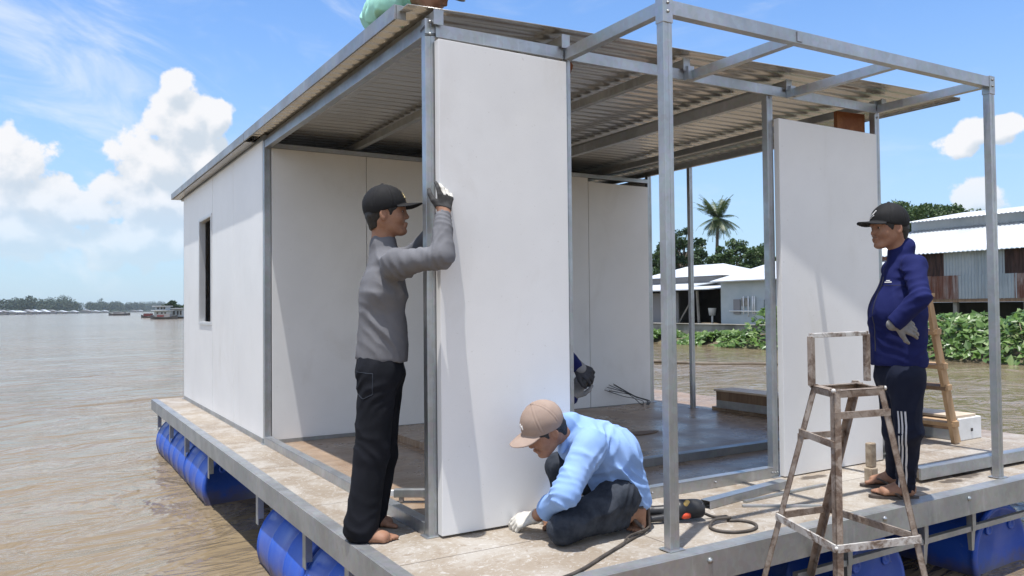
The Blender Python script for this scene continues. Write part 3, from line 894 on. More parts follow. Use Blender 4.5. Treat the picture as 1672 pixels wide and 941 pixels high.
panel(-0.030, 0.022, 3.153, 4.272, 0.042, 2.505)
panel(-0.030, 0.022, 4.280, 5.273, 0.042, 2.505)
wp = MB().box(-0.030, 0.022, 5.282, 5.342, 0.042, 2.505).box(-0.030, 0.022, 6.018, 7.118, 0.042, 2.505)
wp.box(-0.030, 0.022, 5.342, 6.018, 0.042, 0.966).box(-0.030, 0.022, 5.342, 6.018, 2.112, 2.505)
part('wall_panel', wp, 'white_panel', label='white wall panel with the window opening')
wf = MB().box(-0.036, 0.028, 5.3425, 5.352, 0.967, 2.111).box(-0.036, 0.028, 6.008, 6.0175, 0.967, 2.111).box(-0.036, 0.028, 5.3525, 6.0075, 0.967, 0.976).box(-0.036, 0.028, 5.3525, 6.0075, 2.102, 2.111)
wf.box(-0.040, -0.0305, 5.318, 5.3423, 0.945, 2.133).box(-0.040, -0.0305, 6.0178, 6.045, 0.945, 2.133).box(-0.040, -0.0305, 5.3425, 6.0176, 0.945, 0.9668).box(-0.040, -0.0305, 5.3425, 6.0176, 2.1112, 2.133)
part('window_frame', wf, 'aluminium')
part('wall_track', MB().box(-0.034, 0.028, 3.153, 7.118, 0.0005, 0.041), 'galvanised_dull')
xs = [0.030, 0.858, 1.668, 2.478, 3.283, 4.095]
for i in range(5):
    zt = 2.440 if i < 4 else 2.40
    panel(xs[i] + 0.003, xs[i + 1] - 0.003, 3.105, 3.155, 0.06 if xs[i] > 0.9 else 0.03, zt)
part('wall_track', MB().box(0.03, 0.945, 3.10, 3.16, 0.0005, 0.029).box(0.945, 4.095, 3.10, 3.16, 0.0005, 0.059), 'galvanised_dull')
panel(XE - 0.02, XE + 0.03, 3.16, 7.11, 0.03, 2.50)
panel(0.03, XE - 0.03, 7.115, 7.165, 0.03, 2.50)
panel(2.440, 3.456, -0.068, -0.026, 0.007, 2.30, 'white front wall panel fixed behind the man in navy')
# screws and bolts at the joints, a wire tie round the corner post
for (x, y, z, d) in [(xx, -0.0222, zz, (0, -1, 0)) for xx in (0, XB, XC, XD) for zz in (2.44, 2.50)] + [(XB, YP - 0.0265, 2.44, (0, -1, 0)), (XB, YP - 0.0265, 2.48, (0, -1, 0)), (XD, YP - 0.0265, 2.47, (0, -1, 0)), (XD, YP - 0.0265, 2.51, (0, -1, 0))] + \
        [(xx + q, yy - 0.022, 0.03, (0, -1, 0)) for (xx, yy) in ((XC, 0), (XD, 0)) for q in (-0.01, 0.012)] + [(XB + 0.06 + k * 0.5, -0.0285, 0.036, (0, -1, 0)) for k in range(4)]:
    part('bolt', MB().lathe((x, y, z), d, [(0, 0), (0, 0.008), (0.004, 0.007), (0.0045, 0.0035), (0.009, 0.003), (0.009, 0)], 10), 'galvanised_dull')
tie = MB()
for dz_ in (0.0, 0.007):
    tie.tube([(x, y, 2.428 + dz_ + 0.01 * k) for k, (x, y) in enumerate(((-0.03, -0.025), (0.03, -0.025), (0.03, 0.024), (-0.03, 0.024), (-0.03, -0.025)))], 0.0018, 5)
part('wire_tie', tie, 'black_plastic')
# floor tracks
part('floor_track', MB().channel((0, 0.024, 0.032), (0, 3.105, 0.032), 0.058, 0.062, t=0.004), 'galvanised', bevel=0.001)
part('floor_track', MB().channel((XB + 0.03, 0.0, 0.034), (XC - 0.028, 0.0, 0.034), 0.055, 0.066, t=0.004), 'galvanised', bevel=0.001)

# the panel that is being fitted
fpn = MB().box(0.020, 0.772, -0.076, -0.027, 0.012, 2.405)
fo = fpn.build('wall_panel', 'white_panel', None, 0.002, (0.4, -0.05, 0.0))
tag(fo, 'tall white wall panel being fitted at the front corner by the two men', 'panel')

# ------------------------------------------------------------------ drums under the deck
def drum_proto():
    d = thing('plastic_drum', 'blue plastic drum', 'drum', (0, 0, 0), 'blue drums floating the deck')
    prof = [(0.016, 0), (0.016, 0.262), (0.0, 0.270), (0.0, 0.288), (0.006, 0.303), (0.022, 0.308), (0.034, 0.300), (0.06, 0.302)]
    L = 1.0
    for c in (0.33, 0.67):
        prof += [(c - 0.018, 0.3065), (c - 0.010, 0.311), (c - 0.004, 0.313), (c + 0.004, 0.313), (c + 0.010, 0.311), (c + 0.018, 0.3065)]
    prof += [(L - p[0], p[1]) for p in prof[:8][::-1]]
    MB().lathe((0, 0, 0), (0, 1, 0), prof, 48).build('shell', 'blue_plastic', d)
    for s in (-1, 1):
        b_ = MB()
        b_.lathe((s * 0.13, 0.0158, 0.16), (0, -1, 0), [(0, 0), (0, 0.035), (0.012, 0.034), (0.012, 0.02), (0.006, 0.018), (0.006, 0)], 18)
        b_.build('bung', 'blue_plastic', d)
    return d


DZ = -0.475
spots = [(-0.065, 5.955, 'blue drum under the far left corner of the deck'), (-0.065, 4.935, 'middle blue drum of the far left row'),
         (-0.065, 3.905, 'blue drum with its dark end showing where the far left row stops'), (-0.065, 0.945, 'blue drum under the deck edge below the barefoot man'),
         (-0.065, -0.085, 'blue drum nearest the front left corner of the deck'),
         (2.27, -0.79, 'blue drum end behind the legs of the steel stand'), (3.58, -0.79, 'large blue drum end at the right edge of the photo'),
         ]
dp = drum_proto(); first = True
for (x, y, lab) in spots:
    if first: dp.location = (x, y, DZ); dp['label'] = lab; first = False
    else: copy_tree(dp, (x, y, DZ), lab)

# ------------------------------------------------------------------ people
def dirv(dx, dy, dz):
    """direction given as photo right, photo up, away from the viewer"""
    return nrm(CR * dx + CU * dy + CF * dz)


def fnprim(f, lo, hi, k=0.004, op='u'):
    return dict(t='fn', f=f, lo=lo, hi=hi, k=k, op=op)


def head_parts(C, Fw, Up, capmat, s=1.0, emblem=None, seams=False, neck=None):
    Fw = nrm(Fw); Up = np.array(Up, float); Up = nrm(Up - Fw * np.dot(Up, Fw)); L = np.cross(Up, Fw); C = np.array(C, float)
    AX = [Fw, L, Up]

    def q(f, l, u): return C + (Fw * f + L * l + Up * u) * s

    def e(f, l, u, rf, rl, ru, k=0.012, op='u', ax=None): return ell(q(f, l, u), ax or AX, (rf * s, rl * s, ru * s), k * s, op)

    def c(a, b, ra, rb, k=0.01, **kw): return cap(q(*a), q(*b), ra * s, rb * s, k * s, **kw)
    sk = [e(0, 0, .022, .097, .075, .093), e(.030, 0, -.032, .060, .060, .082, .03)]
    for d in (-1, 1):
        sk += [c((-.012, d * .050, -.052), (.062, d * .020, -.103), .020, .017, .03), e(.058, d * .036, -.038, .022, .022, .020, .025)]
    sk += [e(.078, 0, -.103, .017, .020, .014, .02), c((.084, -.032, .014), (.084, .032, .014), .010, .010, .02)]
    for d in (-1, 1): sk.append(e(.094, d * .030, -.006, .013, .017, .011, .012, 's'))
    for d in (-1, 1): sk.append(e(.072, d * .031, -.006, .0135, .0135, .0125, .004))
    sk += [c((.086, 0, .002), (.1035, 0, -.033), .0075, .0105, .014), e(.099, .0105, -.037, .009, .0075, .007, .006), e(.099, -.0105, -.037, .009, .0075, .007, .006),
           c((.093, -.017, -.067), (.093, .017, -.067), .0065, .0065, .008), c((.097, -.006, -.066), (.097, .006, -.066), .007, .007, .006),
           c((.090, -.014, -.079), (.090, .014, -.079), .0075, .0075, .008), e(.106, 0, -.0728, .007, .019, .0010, .002, 's')]
    for d in (-1, 1):
        ea = [nrm(Fw * .95 + L * d * -.3), nrm(L * d + Fw * .3), Up]
        sk += [e(-.010, d * .077, -.018, .019, .0075, .031, .004, ax=ea), e(-.006, d * .086, -.014, .010, .007, .019, .004, 's', ax=ea)]
    if neck is not None: sk.append(cap(q(-.022, 0, -.05), neck, .051 * s, .056 * s, .03 * s))
    hr = [e(-.006, 0, .024, .102, .0815, .098, .005)]
    nh = nrm(Fw * .86 - Up * .5)
    hr += [cap(q(-.060, -.022, -.02), q(-.056, -.018, -.066), .040 * s, .034 * s, .02 * s), cap(q(-.060, .022, -.02), q(-.056, .018, -.066), .040 * s, .034 * s, .02 * s)]
    hr += [half(q(.058, 0, .0), nh), half(q(0, 0, -.060), -Up + Fw * 0.30)]
    for d in (-1, 1): hr.append(c((.028, d * .066, .01), (.022, d * .070, -.014), .010, .006, .01))
    ear_cut = [e(-.004, d * .080, -.018, .026, .03, .034, .004, 's') for d in (-1, 1)]
    hr += ear_cut
    bro = [c((.088, d * .016, .016), (.074, d * .050, .017), .0052, .0035, .002) for d in (-1, 1)]
    cp = [e(-.004, 0, .034, .110, .0885, .105, .006), half(q(0, 0, .004), -Up + Fw * 0.22, .004)]
    lo = np.minimum.reduce([q(a, b, cc) for a in (.02, .215) for b in (-.1, .1) for cc in (-.04, .08)]) - .01
    hi = np.maximum.reduce([q(a, b, cc) for a in (.02, .215) for b in (-.1, .1) for cc in (-.04, .08)]) + .01

    def brim(X, Y, Z):
        px, py, pz = X - C[0], Y - C[1], Z - C[2]
        f = (px * Fw[0] + py * Fw[1] + pz * Fw[2]) / s; l = (px * L[0] + py * L[1] + pz * L[2]) / s; u = (px * Up[0] + py * Up[1] + pz * Up[2]) / s
        u = u - (.034 - 3.6 * l * l - 0.05 * (f - .10))
        rr = np.sqrt(((f - .075) / .112) ** 2 + (l / .079) ** 2)
        d2 = np.maximum((rr - 1) * .075, .062 - f)
        return np.maximum(np.maximum(d2, np.abs(u) - .0032), -10) * s * 0.8
    cp.append(fnprim(brim, lo, hi, .006 * s))
    cp.append(e(-.006, 0, .1405, .008, .008, .005, .002))

    def seam(x, y, z):
        px, py, pz = x - C[0], y - C[1], z - C[2]
        f = px * Fw[0] + py * Fw[1] + pz * Fw[2]; l = px * L[0] + py * L[1] + pz * L[2]; u = px * Up[0] + py * Up[1] + pz * Up[2]
        a = np.arctan2(l, f + .005); r = np.sqrt(l * l + f * f)
        da = np.abs((a / (math.pi / 3) + .5) % 1 - .5) * (math.pi / 3) * r
        on_ = (u > .03 * s) & (r < .112 * s) & (f < .104 * s)
        g = np.where(on_, .0016 * np.exp(-(da / .0030) ** 2) - .0012 * np.exp(-((da - .007) / .003) ** 2), 0)
        return -g + 0.0016 * (vnoise(x * 34, y * 34, z * 34, 4) - .5)
    eyes_w = [e(.0755, d * .031, -.006, .0126, .0120, .0055, .001) for d in (-1, 1)]
    eyes_d = [e(.0830, d * .0312, -.006, .0062, .0055, .0055, .001) for d in (-1, 1)] + [c((.0865, d * .020, .0005), (.078, d * .042, -.0005), .0022, .0018, .001) for d in (-1, 1)]
    emb = None
    if emblem:
        emb = []
        for (l0, u0, l1, u1) in emblem:
            def qq(l, u):
                f = .110 * math.sqrt(max(0.0, 1 - (l / .0885) ** 2 - ((u - .034) / .105) ** 2)) - .004
                return q(f, l, u)
            emb.append(cap(qq(l0, u0), qq(l1, u1), .0034 * s, .0034 * s, .001))
    return dict(skin=sk, hair=hr, brow=bro, cap=cp, seam=seam, eyes_w=eyes_w, eyes_d=eyes_d, emblem=emb, capmat=capmat, q=q, F=Fw, L=L, U=Up)


def hand(Wp, d, n, tside, curl=(.3, .3, .35, .4), spread=0.06, s=1.0, thumb=0.35):
    """Wp wrist, d towards the fingers, n out of the back of the hand, tside towards the thumb"""
    d = nrm(d); n = np.array(n, float); n = nrm(n - d * np.dot(n, d)); t = np.cross(d, n)
    if np.dot(t, tside) < 0: t = -t
    Wp = np.array(Wp, float); P = []
    ln = (.070, .078, .072, .056)
    P.append(cap(Wp - d * .01 * s, Wp + d * .03 * s, .021 * s, .020 * s, .012 * s, t, 1.35))
    for i in range(4):
        kn = Wp + (d * (.088 - .004 * abs(i - 1.2)) + t * (.031 - .0205 * i) + n * (.004 - .002 * abs(i - 1.3))) * s
        P.append(cap(Wp + (d * .02 + t * (.016 - .011 * i)) * s, kn, .0135 * s, .0115 * s, .010 * s))
        a = 0.0; p = kn; dd = d + t * spread * (1.4 - i)
        dd = nrm(dd)
        for j, (fr, r0, r1) in enumerate(((.45, .0105, .0095), (.31, .0095, .0088), (.24, .0088, .0075))):
            a += curl[i] * (1.0, 1.15, .8)[j]
            e = p + (dd * math.cos(a) - n * math.sin(a)) * ln[i] * fr * s
            P.append(cap(p, e, r0 * s, r1 * s, .003 * s)); p = e
    b0 = Wp + (d * .022 + t * .020 - n * .004) * s; b1 = b0 + (d * .034 + t * .030 - n * .010) * s
    b2 = b1 + nrm(d * (.75) + t * (.55 - thumb) - n * (.25 + thumb * .4)) * .034 * s
    b3 = b2 + nrm(d * (.85) + t * (.2 - thumb) - n * (.3 + thumb * .5)) * .027 * s
    P += [cap(b0, b1, .0165 * s, .0135 * s, .010 * s), cap(b1, b2, .0125 * s, .0110 * s, .003 * s), cap(b2, b3, .0110 * s, .0085 * s, .003 * s)]
    return P


def foot(heel, toe_dir, z0, inner, ankle, s=1.0):
    """bare foot flat on z0; inner: direction of the big toe's side"""
    f = nrm((toe_dir[0], toe_dir[1], 0)); i = np.array((inner[0], inner[1], 0.0)); i = nrm(i - f * np.dot(i, f))
    h = np.array((heel[0], heel[1], z0), float); z = np.array((0, 0, 1.0)); P = []
    P += [ell(h + f * .030 * s + z * .031 * s, [f, i, z], (.034 * s, .030 * s, .032 * s), .02),
          cap(ankle, h + f * .045 * s + z * .045 * s, .036 * s, .034 * s, .03),
          cap(h + f * .06 * s + z * .050 * s, h + f * .165 * s + z * .024 * s, .034 * s, .022 * s, .03, i, 1.35),
          cap(h + f * .04 * s + z * .022 * s - i * .008, h + f * .165 * s + z * .020 * s - i * .012, .022 * s, .019 * s, .02, i, 1.6)]
    for k in range(5):
        b = h + f * (.178 - .007 * k) * s + i * (.030 - .0165 * k) * s + z * .018 * s
        e = b + f * (.036 - .004 * k) * s - z * .007 * s
        P.append(cap(b, e, (.0135 if k == 0 else .010) * s, (.0115 if k == 0 else .0085) * s, .004))
    return P


def make_person(label, base, hd, shirt, trousers, hands, feet, fold_s, fold_t, extra_skin=(), gloves=(), vox_body=0.0055, body_from=None):
    """shirt / trousers: (material, prims, cuts); hands: list of prim lists; gloves: list of (material, prims, cuts)"""
    sk = []
    for nm, pr, cuts in (shirt[:3], trousers[:3]):
        sk += [r for q in pr for r in grow([q], -0.036 if q.get('ra', 0) > .098 else -0.020)]
    sk += list(extra_skin) + list(hd['skin'])
    for h_ in hands: sk += h_
    for f_ in feet: sk += f_
    V, Q = sdf_mesh(sk, vox_body)
    o = place('person', mesh_from('person', V, Q, 'skin', smooth=True, org=np.array(base, float)), None, base)
    tag(o, label, 'person')

    def sub(name, prims, mt, vox, disp=None, parent=o):
        V, Q = sdf_mesh(prims, vox, disp)
        return place(name, mesh_from(name, V, Q, mt, smooth=True, org=np.array(base, float)), parent)
    sh = sub('shirt', list(shirt[1]) + list(shirt[2]), shirt[0], 0.006, fold_s)
    tr = sub('trousers', list(trousers[1]) + list(trousers[2]), trousers[0], 0.006, fold_t)
    sub('hair', hd['hair'], 'hair', 0.004, lambda x, y, z: 0.003 * (vnoise(x * 90, y * 90, z * 90, 2) - .5))
    sub('eyebrow', hd['brow'], 'hair', 0.0025)
    ey = sub('eye', hd['eyes_w'], 'eye_white', 0.0022)
    sub('iris', hd['eyes_d'], 'eye_dark', 0.0016, parent=ey)
    cp = sub('cap', hd['cap'], hd['capmat'], 0.003, hd['seam'])
    if hd['emblem']: sub('cap_emblem', hd['emblem'][1], hd['emblem'][0], 0.0016, parent=cp)
    for mt, pr, cuts in gloves: sub('glove', list(pr) + list(cuts), mt, 0.0032, lambda x, y, z: 0.0018 * (vnoise(x * 60, y * 60, z * 60, 6) - .5))
    return o, sh, tr


def collar(nb, up, fw, r0=0.064, h=0.03, open_=0.0):
    """a band round the neck"""
    up = nrm(up); nb = np.array(nb, float)
    return [cap(nb - up * 0.01, nb + up * h, r0 + 0.006, r0, 0.012), half(nb + up * (h + .004), up + np.array(fw) * -0.35)]


from mathutils.bvhtree import BVHTree


def wrap_strip(mb, curve, width, bt_, off=.0018):
    V = []
    for (p, o_, sdv) in curve:
        for e_ in (-1, 1):
            q_ = p + sdv * e_ * width / 2
            h_ = bt_.ray_cast(Vector(q_ + o_ * .25), Vector(-o_), .4)
            s_ = np.array(h_[0]) if h_[0] is not None else q_
            V.append(s_ + o_ * off); V.append(s_ - o_ * .006)
    Fq = []
    for i in range(len(curve) - 1):
        b = i * 4; Fq += [(b, b + 4, b + 6, b + 2), (b, b + 1, b + 5, b + 4), (b + 2, b + 6, b + 7, b + 3)]
    mb.add(V, Fq, True)


EMB_CAP = lambda m_, segs, hd: hd.update(emblem=(m_, hd['emblem'])) if hd['emblem'] else None

# --- the barefoot man fitting the panel (faces photo right)
side = nrm((CF[0], CF[1], 0)); fw = nrm((CR[0], CR[1], 0)); ZU = np.array((0, 0, 1.0))
d0 = 3.92
hd = head_parts(at(630, 347, d0), dirv(1, .10, .10), dirv(-.10, 1, 0), 'black_cap', 0.99,
                [(-.014, .075, .012, .082), (.012, .082, .016, .066), (.0, .088, .004, .062), (-.016, .064, -.006, .070)], neck=at(624, 412, d0))
EMB_CAP('emblem_gold', None, hd)
shR, elR = at(648, 432, 3.76), at(722, 419, 3.66); wrR = on(724, 351, 1, -0.125)
shL, elL, wrL = at(640, 428, 4.10), at(672, 420, 4.12), np.array((0.055, 0.11, 1.47))
core = [cap(at(623, 582, d0), at(626, 465, d0), .126, .106, .03, side, 1.25), cap(at(626, 478, d0), at(629, 436, d0), .106, .074, .04, side, 1.62),
        cap(shR, shL, .058, .058, .05), cap(at(627, 430, d0), at(624, 404, d0), .078, .064, .04), cap(at(624, 412, d0), at(625, 398, d0), .066, .062, .006, side, .95)]
armR = [cap(shR, elR, .068, .051, .035), cap(elR, wrR, .050, .037, .02)]
armL = [cap(shL, elL, .066, .054, .03), cap(elL, wrL, .054, .042, .02)]
hem = [half(at(624, 588, d0), (-0.0, -0.0, -1.0) + fw * -0.06)]
legR = [cap(at(615, 612, 3.84), at(606, 742, 3.80), .094, .079, .04), cap(at(606, 742, 3.80), np.array((-.318, .105, .06)), .079, .084, .03)]
legL = [cap(at(627, 612, 4.0), at(626, 742, 4.0), .092, .072, .04), cap(at(626, 742, 4.0), np.array((-.185, .325, .06)), .072, .078, .03)]
pelvis = [cap(at(621, 604, d0), at(622, 575, d0), .118, .108, .05, side, 1.28)]
handR = hand(wrR + np.array((0, -.005, 0)), dirv(.06, 1, .22), (0.15, -1, 0.2), -CR, (.22, .38, .50, .58), .12, 1.08, .2)
handL = hand(wrL, dirv(.8, .5, .1), (-.3, -.2, 1), (0, -1, 0), (.4, .45, .5, .5), .06, 1.0)
footR = foot((-.372, .130), (.84, -.54), 0.0, (.54, .84), np.array((-.325, .105, .085)), 1.04)
footL = foot((-.255, .375), (.80, -.60), 0.0, (-.5, -.8), np.array((-.19, .325, .085)), 1.04)
rotv = [fw, side, ZU]
up_fore = nrm(wrR - elR)
armcut = []
m1, _, _ = make_person('barefoot man in grey shirt and black cap reaching up the white panel', (-.20, .2, 0), hd,
                       ('grey_shirt', core + armR + armL, hem + [cuff(wrR - up_fore * .004, up_fore), cuff(wrL, wrL - elL)]),
                       ('black_denim', pelvis + legR + legL, [half((0, 0, .026), (0.12, -.1, -1))]),
                       [grow(handR, -.003), handL], [footR, footL],
                       folds(.0060, (7, 7, 5), .8, 1, [fw, side, nrm(ZU + fw * .9)], [(elR, nrm(elR - shR), .034, .12, .009), ((shR + elR) / 2, nrm(elR - shR + ZU * .5), .07, .12, .008), (wrR, nrm(wrR - elR), .026, .10, .007), (shR - ZU * .08, nrm(ZU + fw), .05, .14, .012), (at(625, 545, d0), nrm(ZU + fw * .8), .06, .16, .008)]),
                       folds(.0060, (7, 7, 4.0), .9, 5, rotv, [(at(606, 742, 3.80), nrm(ZU + fw * .4), .07, .15, .008), (np.array((-.318, .105, .12)), nrm(ZU + fw * .3), .06, .12, .009), (np.array((-.185, .325, .12)), ZU, .06, .12, .008), (at(605, 630, 3.8), nrm(ZU - fw * .7), .06, .13, .010)]),
                       extra_skin=[cap(elR, wrR, .040, .029, .02), cap(wrR, wrR + up_fore * .03, .029, .027, .02), cap(elL, wrL, .04, .028, .02)],
                       gloves=[('grey_glove', handR + [cap(wrR + up_fore * .022, wrR + up_fore * .05, .033, .030, .01)], [half(wrR + up_fore * .022, -up_fore)]),
                               ('dark_glove', grow(handL, .002) + [cap(wrL - nrm(wrL - elL) * .01, wrL + nrm(wrL - elL) * .02, .034, .03, .01)], [])])
tips = []
for i in range(4):
    for j in range(3): tips.append(handR[1 + i * 4 + 1 + j])
V, Q = sdf_mesh(grow(tips[3:], .0012), 0.003)
place('glove_fingers', mesh_from('glove_fingers', V, Q, 'white_glove', smooth=True, org=np.array((-.20, .2, 0))), m1)

# back pocket, stitched on
tb_ = m1.children[1] if m1.children[1].name.startswith('trousers') else [c for c in m1.children if c.name.startswith('trousers')][0]
bp_ = BVHTree.FromPolygons([Vector(v.co) + Vector((-.20, .2, 0)) for v in tb_.data.vertices], [tuple(p.vertices) for p in tb_.data.polygons])
pk = MB(); c0_ = at(600, 625, 3.8); pd_ = nrm(-CF - CR * .25); px2 = nrm(np.cross(ZU, pd_)) * -1
if np.dot(px2, CR) < 0: px2 = -px2
for (a0, b0, a1, b1) in ((-.05, .055, .05, .048), (-.05, .055, -.045, -.05), (.05, .048, .05, -.05), (-.045, -.05, .0, -.072), (.0, -.072, .05, -.05)):
    dd_ = nrm(px2 * (a1 - a0) + ZU * (b1 - b0)); wrap_strip(pk, [(c0_ + px2 * (a0 + (a1 - a0) * t_) + ZU * (b0 + (b1 - b0) * t_), pd_, np.cross(pd_, dd_)) for t_ in np.linspace(0, 1, 7)], .0032, bp_, .0016)
pk.build('pocket_seam', 'grey_jeans', tb_)

# --- the kneeling man (faces left along the panel)
F2 = np.array((-1.0, 0, 0)); L2 = np.array((0, -1.0, 0))
neck2 = on(934, 700, 1, -.34)
hd = head_parts(on(889, 699, 1, -.335), dirv(-.80, -.56, -.30), dirv(-.42, .84, -.28), 'tan_cap', 1.0,
                [(-.016, .080, -.006, .088), (-.006, .088, .002, .078), (.002, .078, -.004, .066), (-.004, .066, -.014, .066), (.008, .084, .014, .070)], neck=neck2)
EMB_CAP('emblem_white', None, hd)
pel, mid, che = on(1010, 795, 1, -.36), on(990, 740, 1, -.35), on(955, 722, 1, -.34)
sL, eL, wL = on(962, 728, 1, -.50), on(925, 806, 1, -.545), on(876, 843, 1, -.225)
sR, eR, wR_ = on(950, 720, 1, -.19), on(935, 780, 1, -.14), on(905, 826, 1, -.14)
core = [cap(pel, mid, .128, .135, .04, L2, 1.22), cap(mid, che, .138, .125, .05, L2, 1.28), cap(sL, sR, .07, .07, .05), cap(che, neck2, .10, .062, .05),
        cap(on(1014, 780, 1, -.37), on(1027, 808, 1, -.38), .100, .088, .04, L2, 1.55)]
armL2 = [cap(sL, eL, .074, .062, .035), cap(eL, wL + (eL - wL) * .33, .060, .050, .02)]
armR2 = [cap(sR, eR, .066, .055, .03), cap(eR, wR_, .054, .045, .02)]
hipL, kneL, ankL = on(1010, 812, 1, -.46), on(917, 858, 1, -.47), on(1012, 858, 1, -.47)
hipR, kneR, ankR = on(998, 805, 1, -.26), on(913, 760, 1, -.20), on(930, 855, 1, -.20)
kneL[2] = .078; ankL[2] = .075
legs = [cap(hipL, kneL, .096, .072, .04), cap(kneL, ankL, .066, .058, .02), cap(hipR, kneR, .09, .068, .04), cap(kneR, ankR, .066, .060, .02), cap(pel - ZU * .05, hipL, .095, .092, .05), cap(pel - ZU * .05, hipR, .095, .09, .05)]
fdir = nrm(wL - eL)
hd2L = hand(wL + fdir * .01, dirv(-.86, -.30, .10), (.15, -.6, .8), -CF * .2 + ZU * -.4 + F2 * .2 + np.array((0, .8, 0)), (.35, .5, .6, .7), .05, 1.08, .1)
hd2R = hand(wR_, dirv(-.72, -.62, .1), (0, -.4, .8), (0, 1, 0), (.4, .4, .4, .4))
heel2 = on(1040, 832, 1, -.47); ball2 = on(1044, 864, 1, -.48); ball2[2] = .035
ft = [cap(ankL, heel2, .045, .036, .03), cap(heel2, ball2, .036, .030, .03, L2, 1.3)]
for k in range(5):
    b = ball2 + L2 * (-.030 + .0165 * k) + np.array((-.01, 0, -.008)); ft.append(cap(b, b + np.array((-.050 + .005 * k, -.012, -.012)), .0125 if k == 0 else .0105, .0095, .004))
ft2 = foot(ankR[:2] + np.array((.05, 0)), (-1, .05), 0, (0, -1), ankR + np.array((0, 0, .05)))
R2 = [np.array((.8, 0, .6)), np.array((0, 1, 0)), np.array((-.6, 0, .8))]
m2, _, _ = make_person('man in light blue shirt and tan cap kneeling by the white panel', (.65, -.40, 0), hd,
                       ('light_blue_shirt', core + armL2 + armR2 + [cap(neck2 - nrm(neck2 - che) * .012, neck2 + nrm(neck2 - che) * .026, .074, .066, .005), cap(neck2 + np.array((-.055, -.035, -.035)), neck2 + np.array((-.085, -.040, -.095)), .022, .012, .01)], [cuff(wL + (eL - wL) * .33, wL - eL), cuff(wR_, wR_ - eR)]),
                       ('grey_jeans', legs, [half((0, 0, .004), (0, 0, -1))]),
                       [grow(hd2L, -.002), hd2R], [ft, ft2], folds(.0070, (8, 7, 4.5), .9, 11, R2, [(eL, nrm(eL - sL), .032, .13, .013), ((sL + eL) / 2, nrm(eL - sL + F2 * .3), .05, .12, .010), (sL + np.array((.06, 0, -.08)), nrm(ZU + F2 * .9), .045, .15, .014), (on(1015, 770, 1, -.48), nrm(ZU * .8 + F2 * -.6), .055, .17, .013), (on(985, 690, 1, -.4), nrm(F2 + ZU * .3), .07, .17, .008)]),
                       folds(.006, (8, 8, 8), .9, 15, None, [(kneL, F2, .04, .13, .010), (hipL, nrm(F2 + ZU), .045, .15, .013), (ankL, F2, .035, .12, .011)]),
                       extra_skin=[cap(eL, wL, .044, .030, .02), cap(eR, wR_, .044, .03, .02)],
                       gloves=[('white_glove', hd2L + [cap(wL - fdir * .018, wL + fdir * .03, .036, .032, .01)], [half(wL - fdir * .016, -fdir)]), ('white_glove', grow(hd2R, .002), [])])
sd = MB()
sd.bar(heel2 + np.array((.040, 0, .012)), ball2 + np.array((.036, 0, -.028)), .082, .014, (1, 0, 0))
sd.tube([ball2 + np.array((-.02, -.055, -.01)), ball2 + np.array((-.048, -.02, .03)), ball2 + np.array((-.05, .02, .03)), ball2 + np.array((-.02, .05, -.01))], .010, 8)
sd.tube([heel2 + np.array((.0, -.05, .02)), heel2 + np.array((-.055, -.015, .015)), heel2 + np.array((-.05, .03, .012))], .008, 8)
sd.build('sandal', 'sandal', m2, .003)

# --- the man in navy with a hand on his hip (faces photo left)
F3 = nrm((-.86, .51, 0)); L3 = np.cross(ZU, F3)
d3 = 4.43
neck3 = at(1471, 414, d3)
hd = head_parts(at(1452, 371, d3), nrm(F3 * 1 + ZU * -.03 + L3 * .12), nrm(ZU + F3 * .06), 'black_cap', .98,
                [(-.022, .060, -.004, .070), (-.004, .070, .016, .092), (.016, .092, .004, .074), (-.020, .050, .014, .066)], neck=neck3)
EMB_CAP('emblem_white', None, hd)
shL3 = neck3 + L3 * .150 + ZU * -.075 - F3 * .000; shR3 = neck3 - L3 * .145 + ZU * -.090 - F3 * .02
elL3 = at(1503, 486, 4.14); wrL3 = at(1462, 526, 4.20)
elR3 = at(1492, 505, 4.56); wrR3 = at(1470, 570, 4.62)
core = [cap(at(1467, 585, d3), at(1464, 510, d3), .142, .140, .04, L3, 1.10), cap(at(1464, 510, d3), at(1469, 460, d3), .136, .098, .04, L3, 1.22),
        cap(shL3, shR3, .056, .054, .03), cap(at(1471, 445, d3), neck3, .086, .066, .03), cap(neck3 - ZU * .005, neck3 + ZU * .030 - F3 * .010, .068, .064, .006)]
aL = [cap(shL3, elL3, .056, .049, .015), cap(elL3, wrL3, .053, .041, .012)]
aR = [cap(shR3, elR3, .056, .050, .02), cap(elR3, wrR3, .05, .042, .02)]
hips = [cap(at(1469, 612, d3), at(1468, 570, d3), .124, .112, .05, L3, 1.2)]
hL, kL, aLk = at(1480, 615, 4.34), at(1483, 705, 4.33), np.array((2.565, -.800, .07))
hR, kR, aRk = at(1460, 615, 4.52), at(1464, 705, 4.52), np.array((2.770, -.600, .07))
legs = [cap(hL, kL, .093, .070, .04), cap(kL, aLk, .068, .052, .03), cap(hR, kR, .092, .068, .04), cap(kR, aRk, .066, .050, .03)]
hn = hand(wrL3 + np.array((0, 0, -.004)), dirv(.93, -.30, .12), dirv(.2, .35, -1), dirv(.3, -1, 0), (.2, .25, .3, .35), .01, 1.02, .1)
hnR = hand(wrR3, dirv(.1, -1, 0), dirv(-1, 0, 0.2), -CF, (.3, .35, .4, .4))
fL = foot((2.605, -.835), (-.75, .66), .018, (.66, .75), np.array((2.57, -.805, .09)), 1.02)
fR = foot((2.810, -.635), (-.75, .66), .018, (-.66, -.75), np.array((2.775, -.605, .09)), 1.02)
rot3 = [F3, L3, ZU]
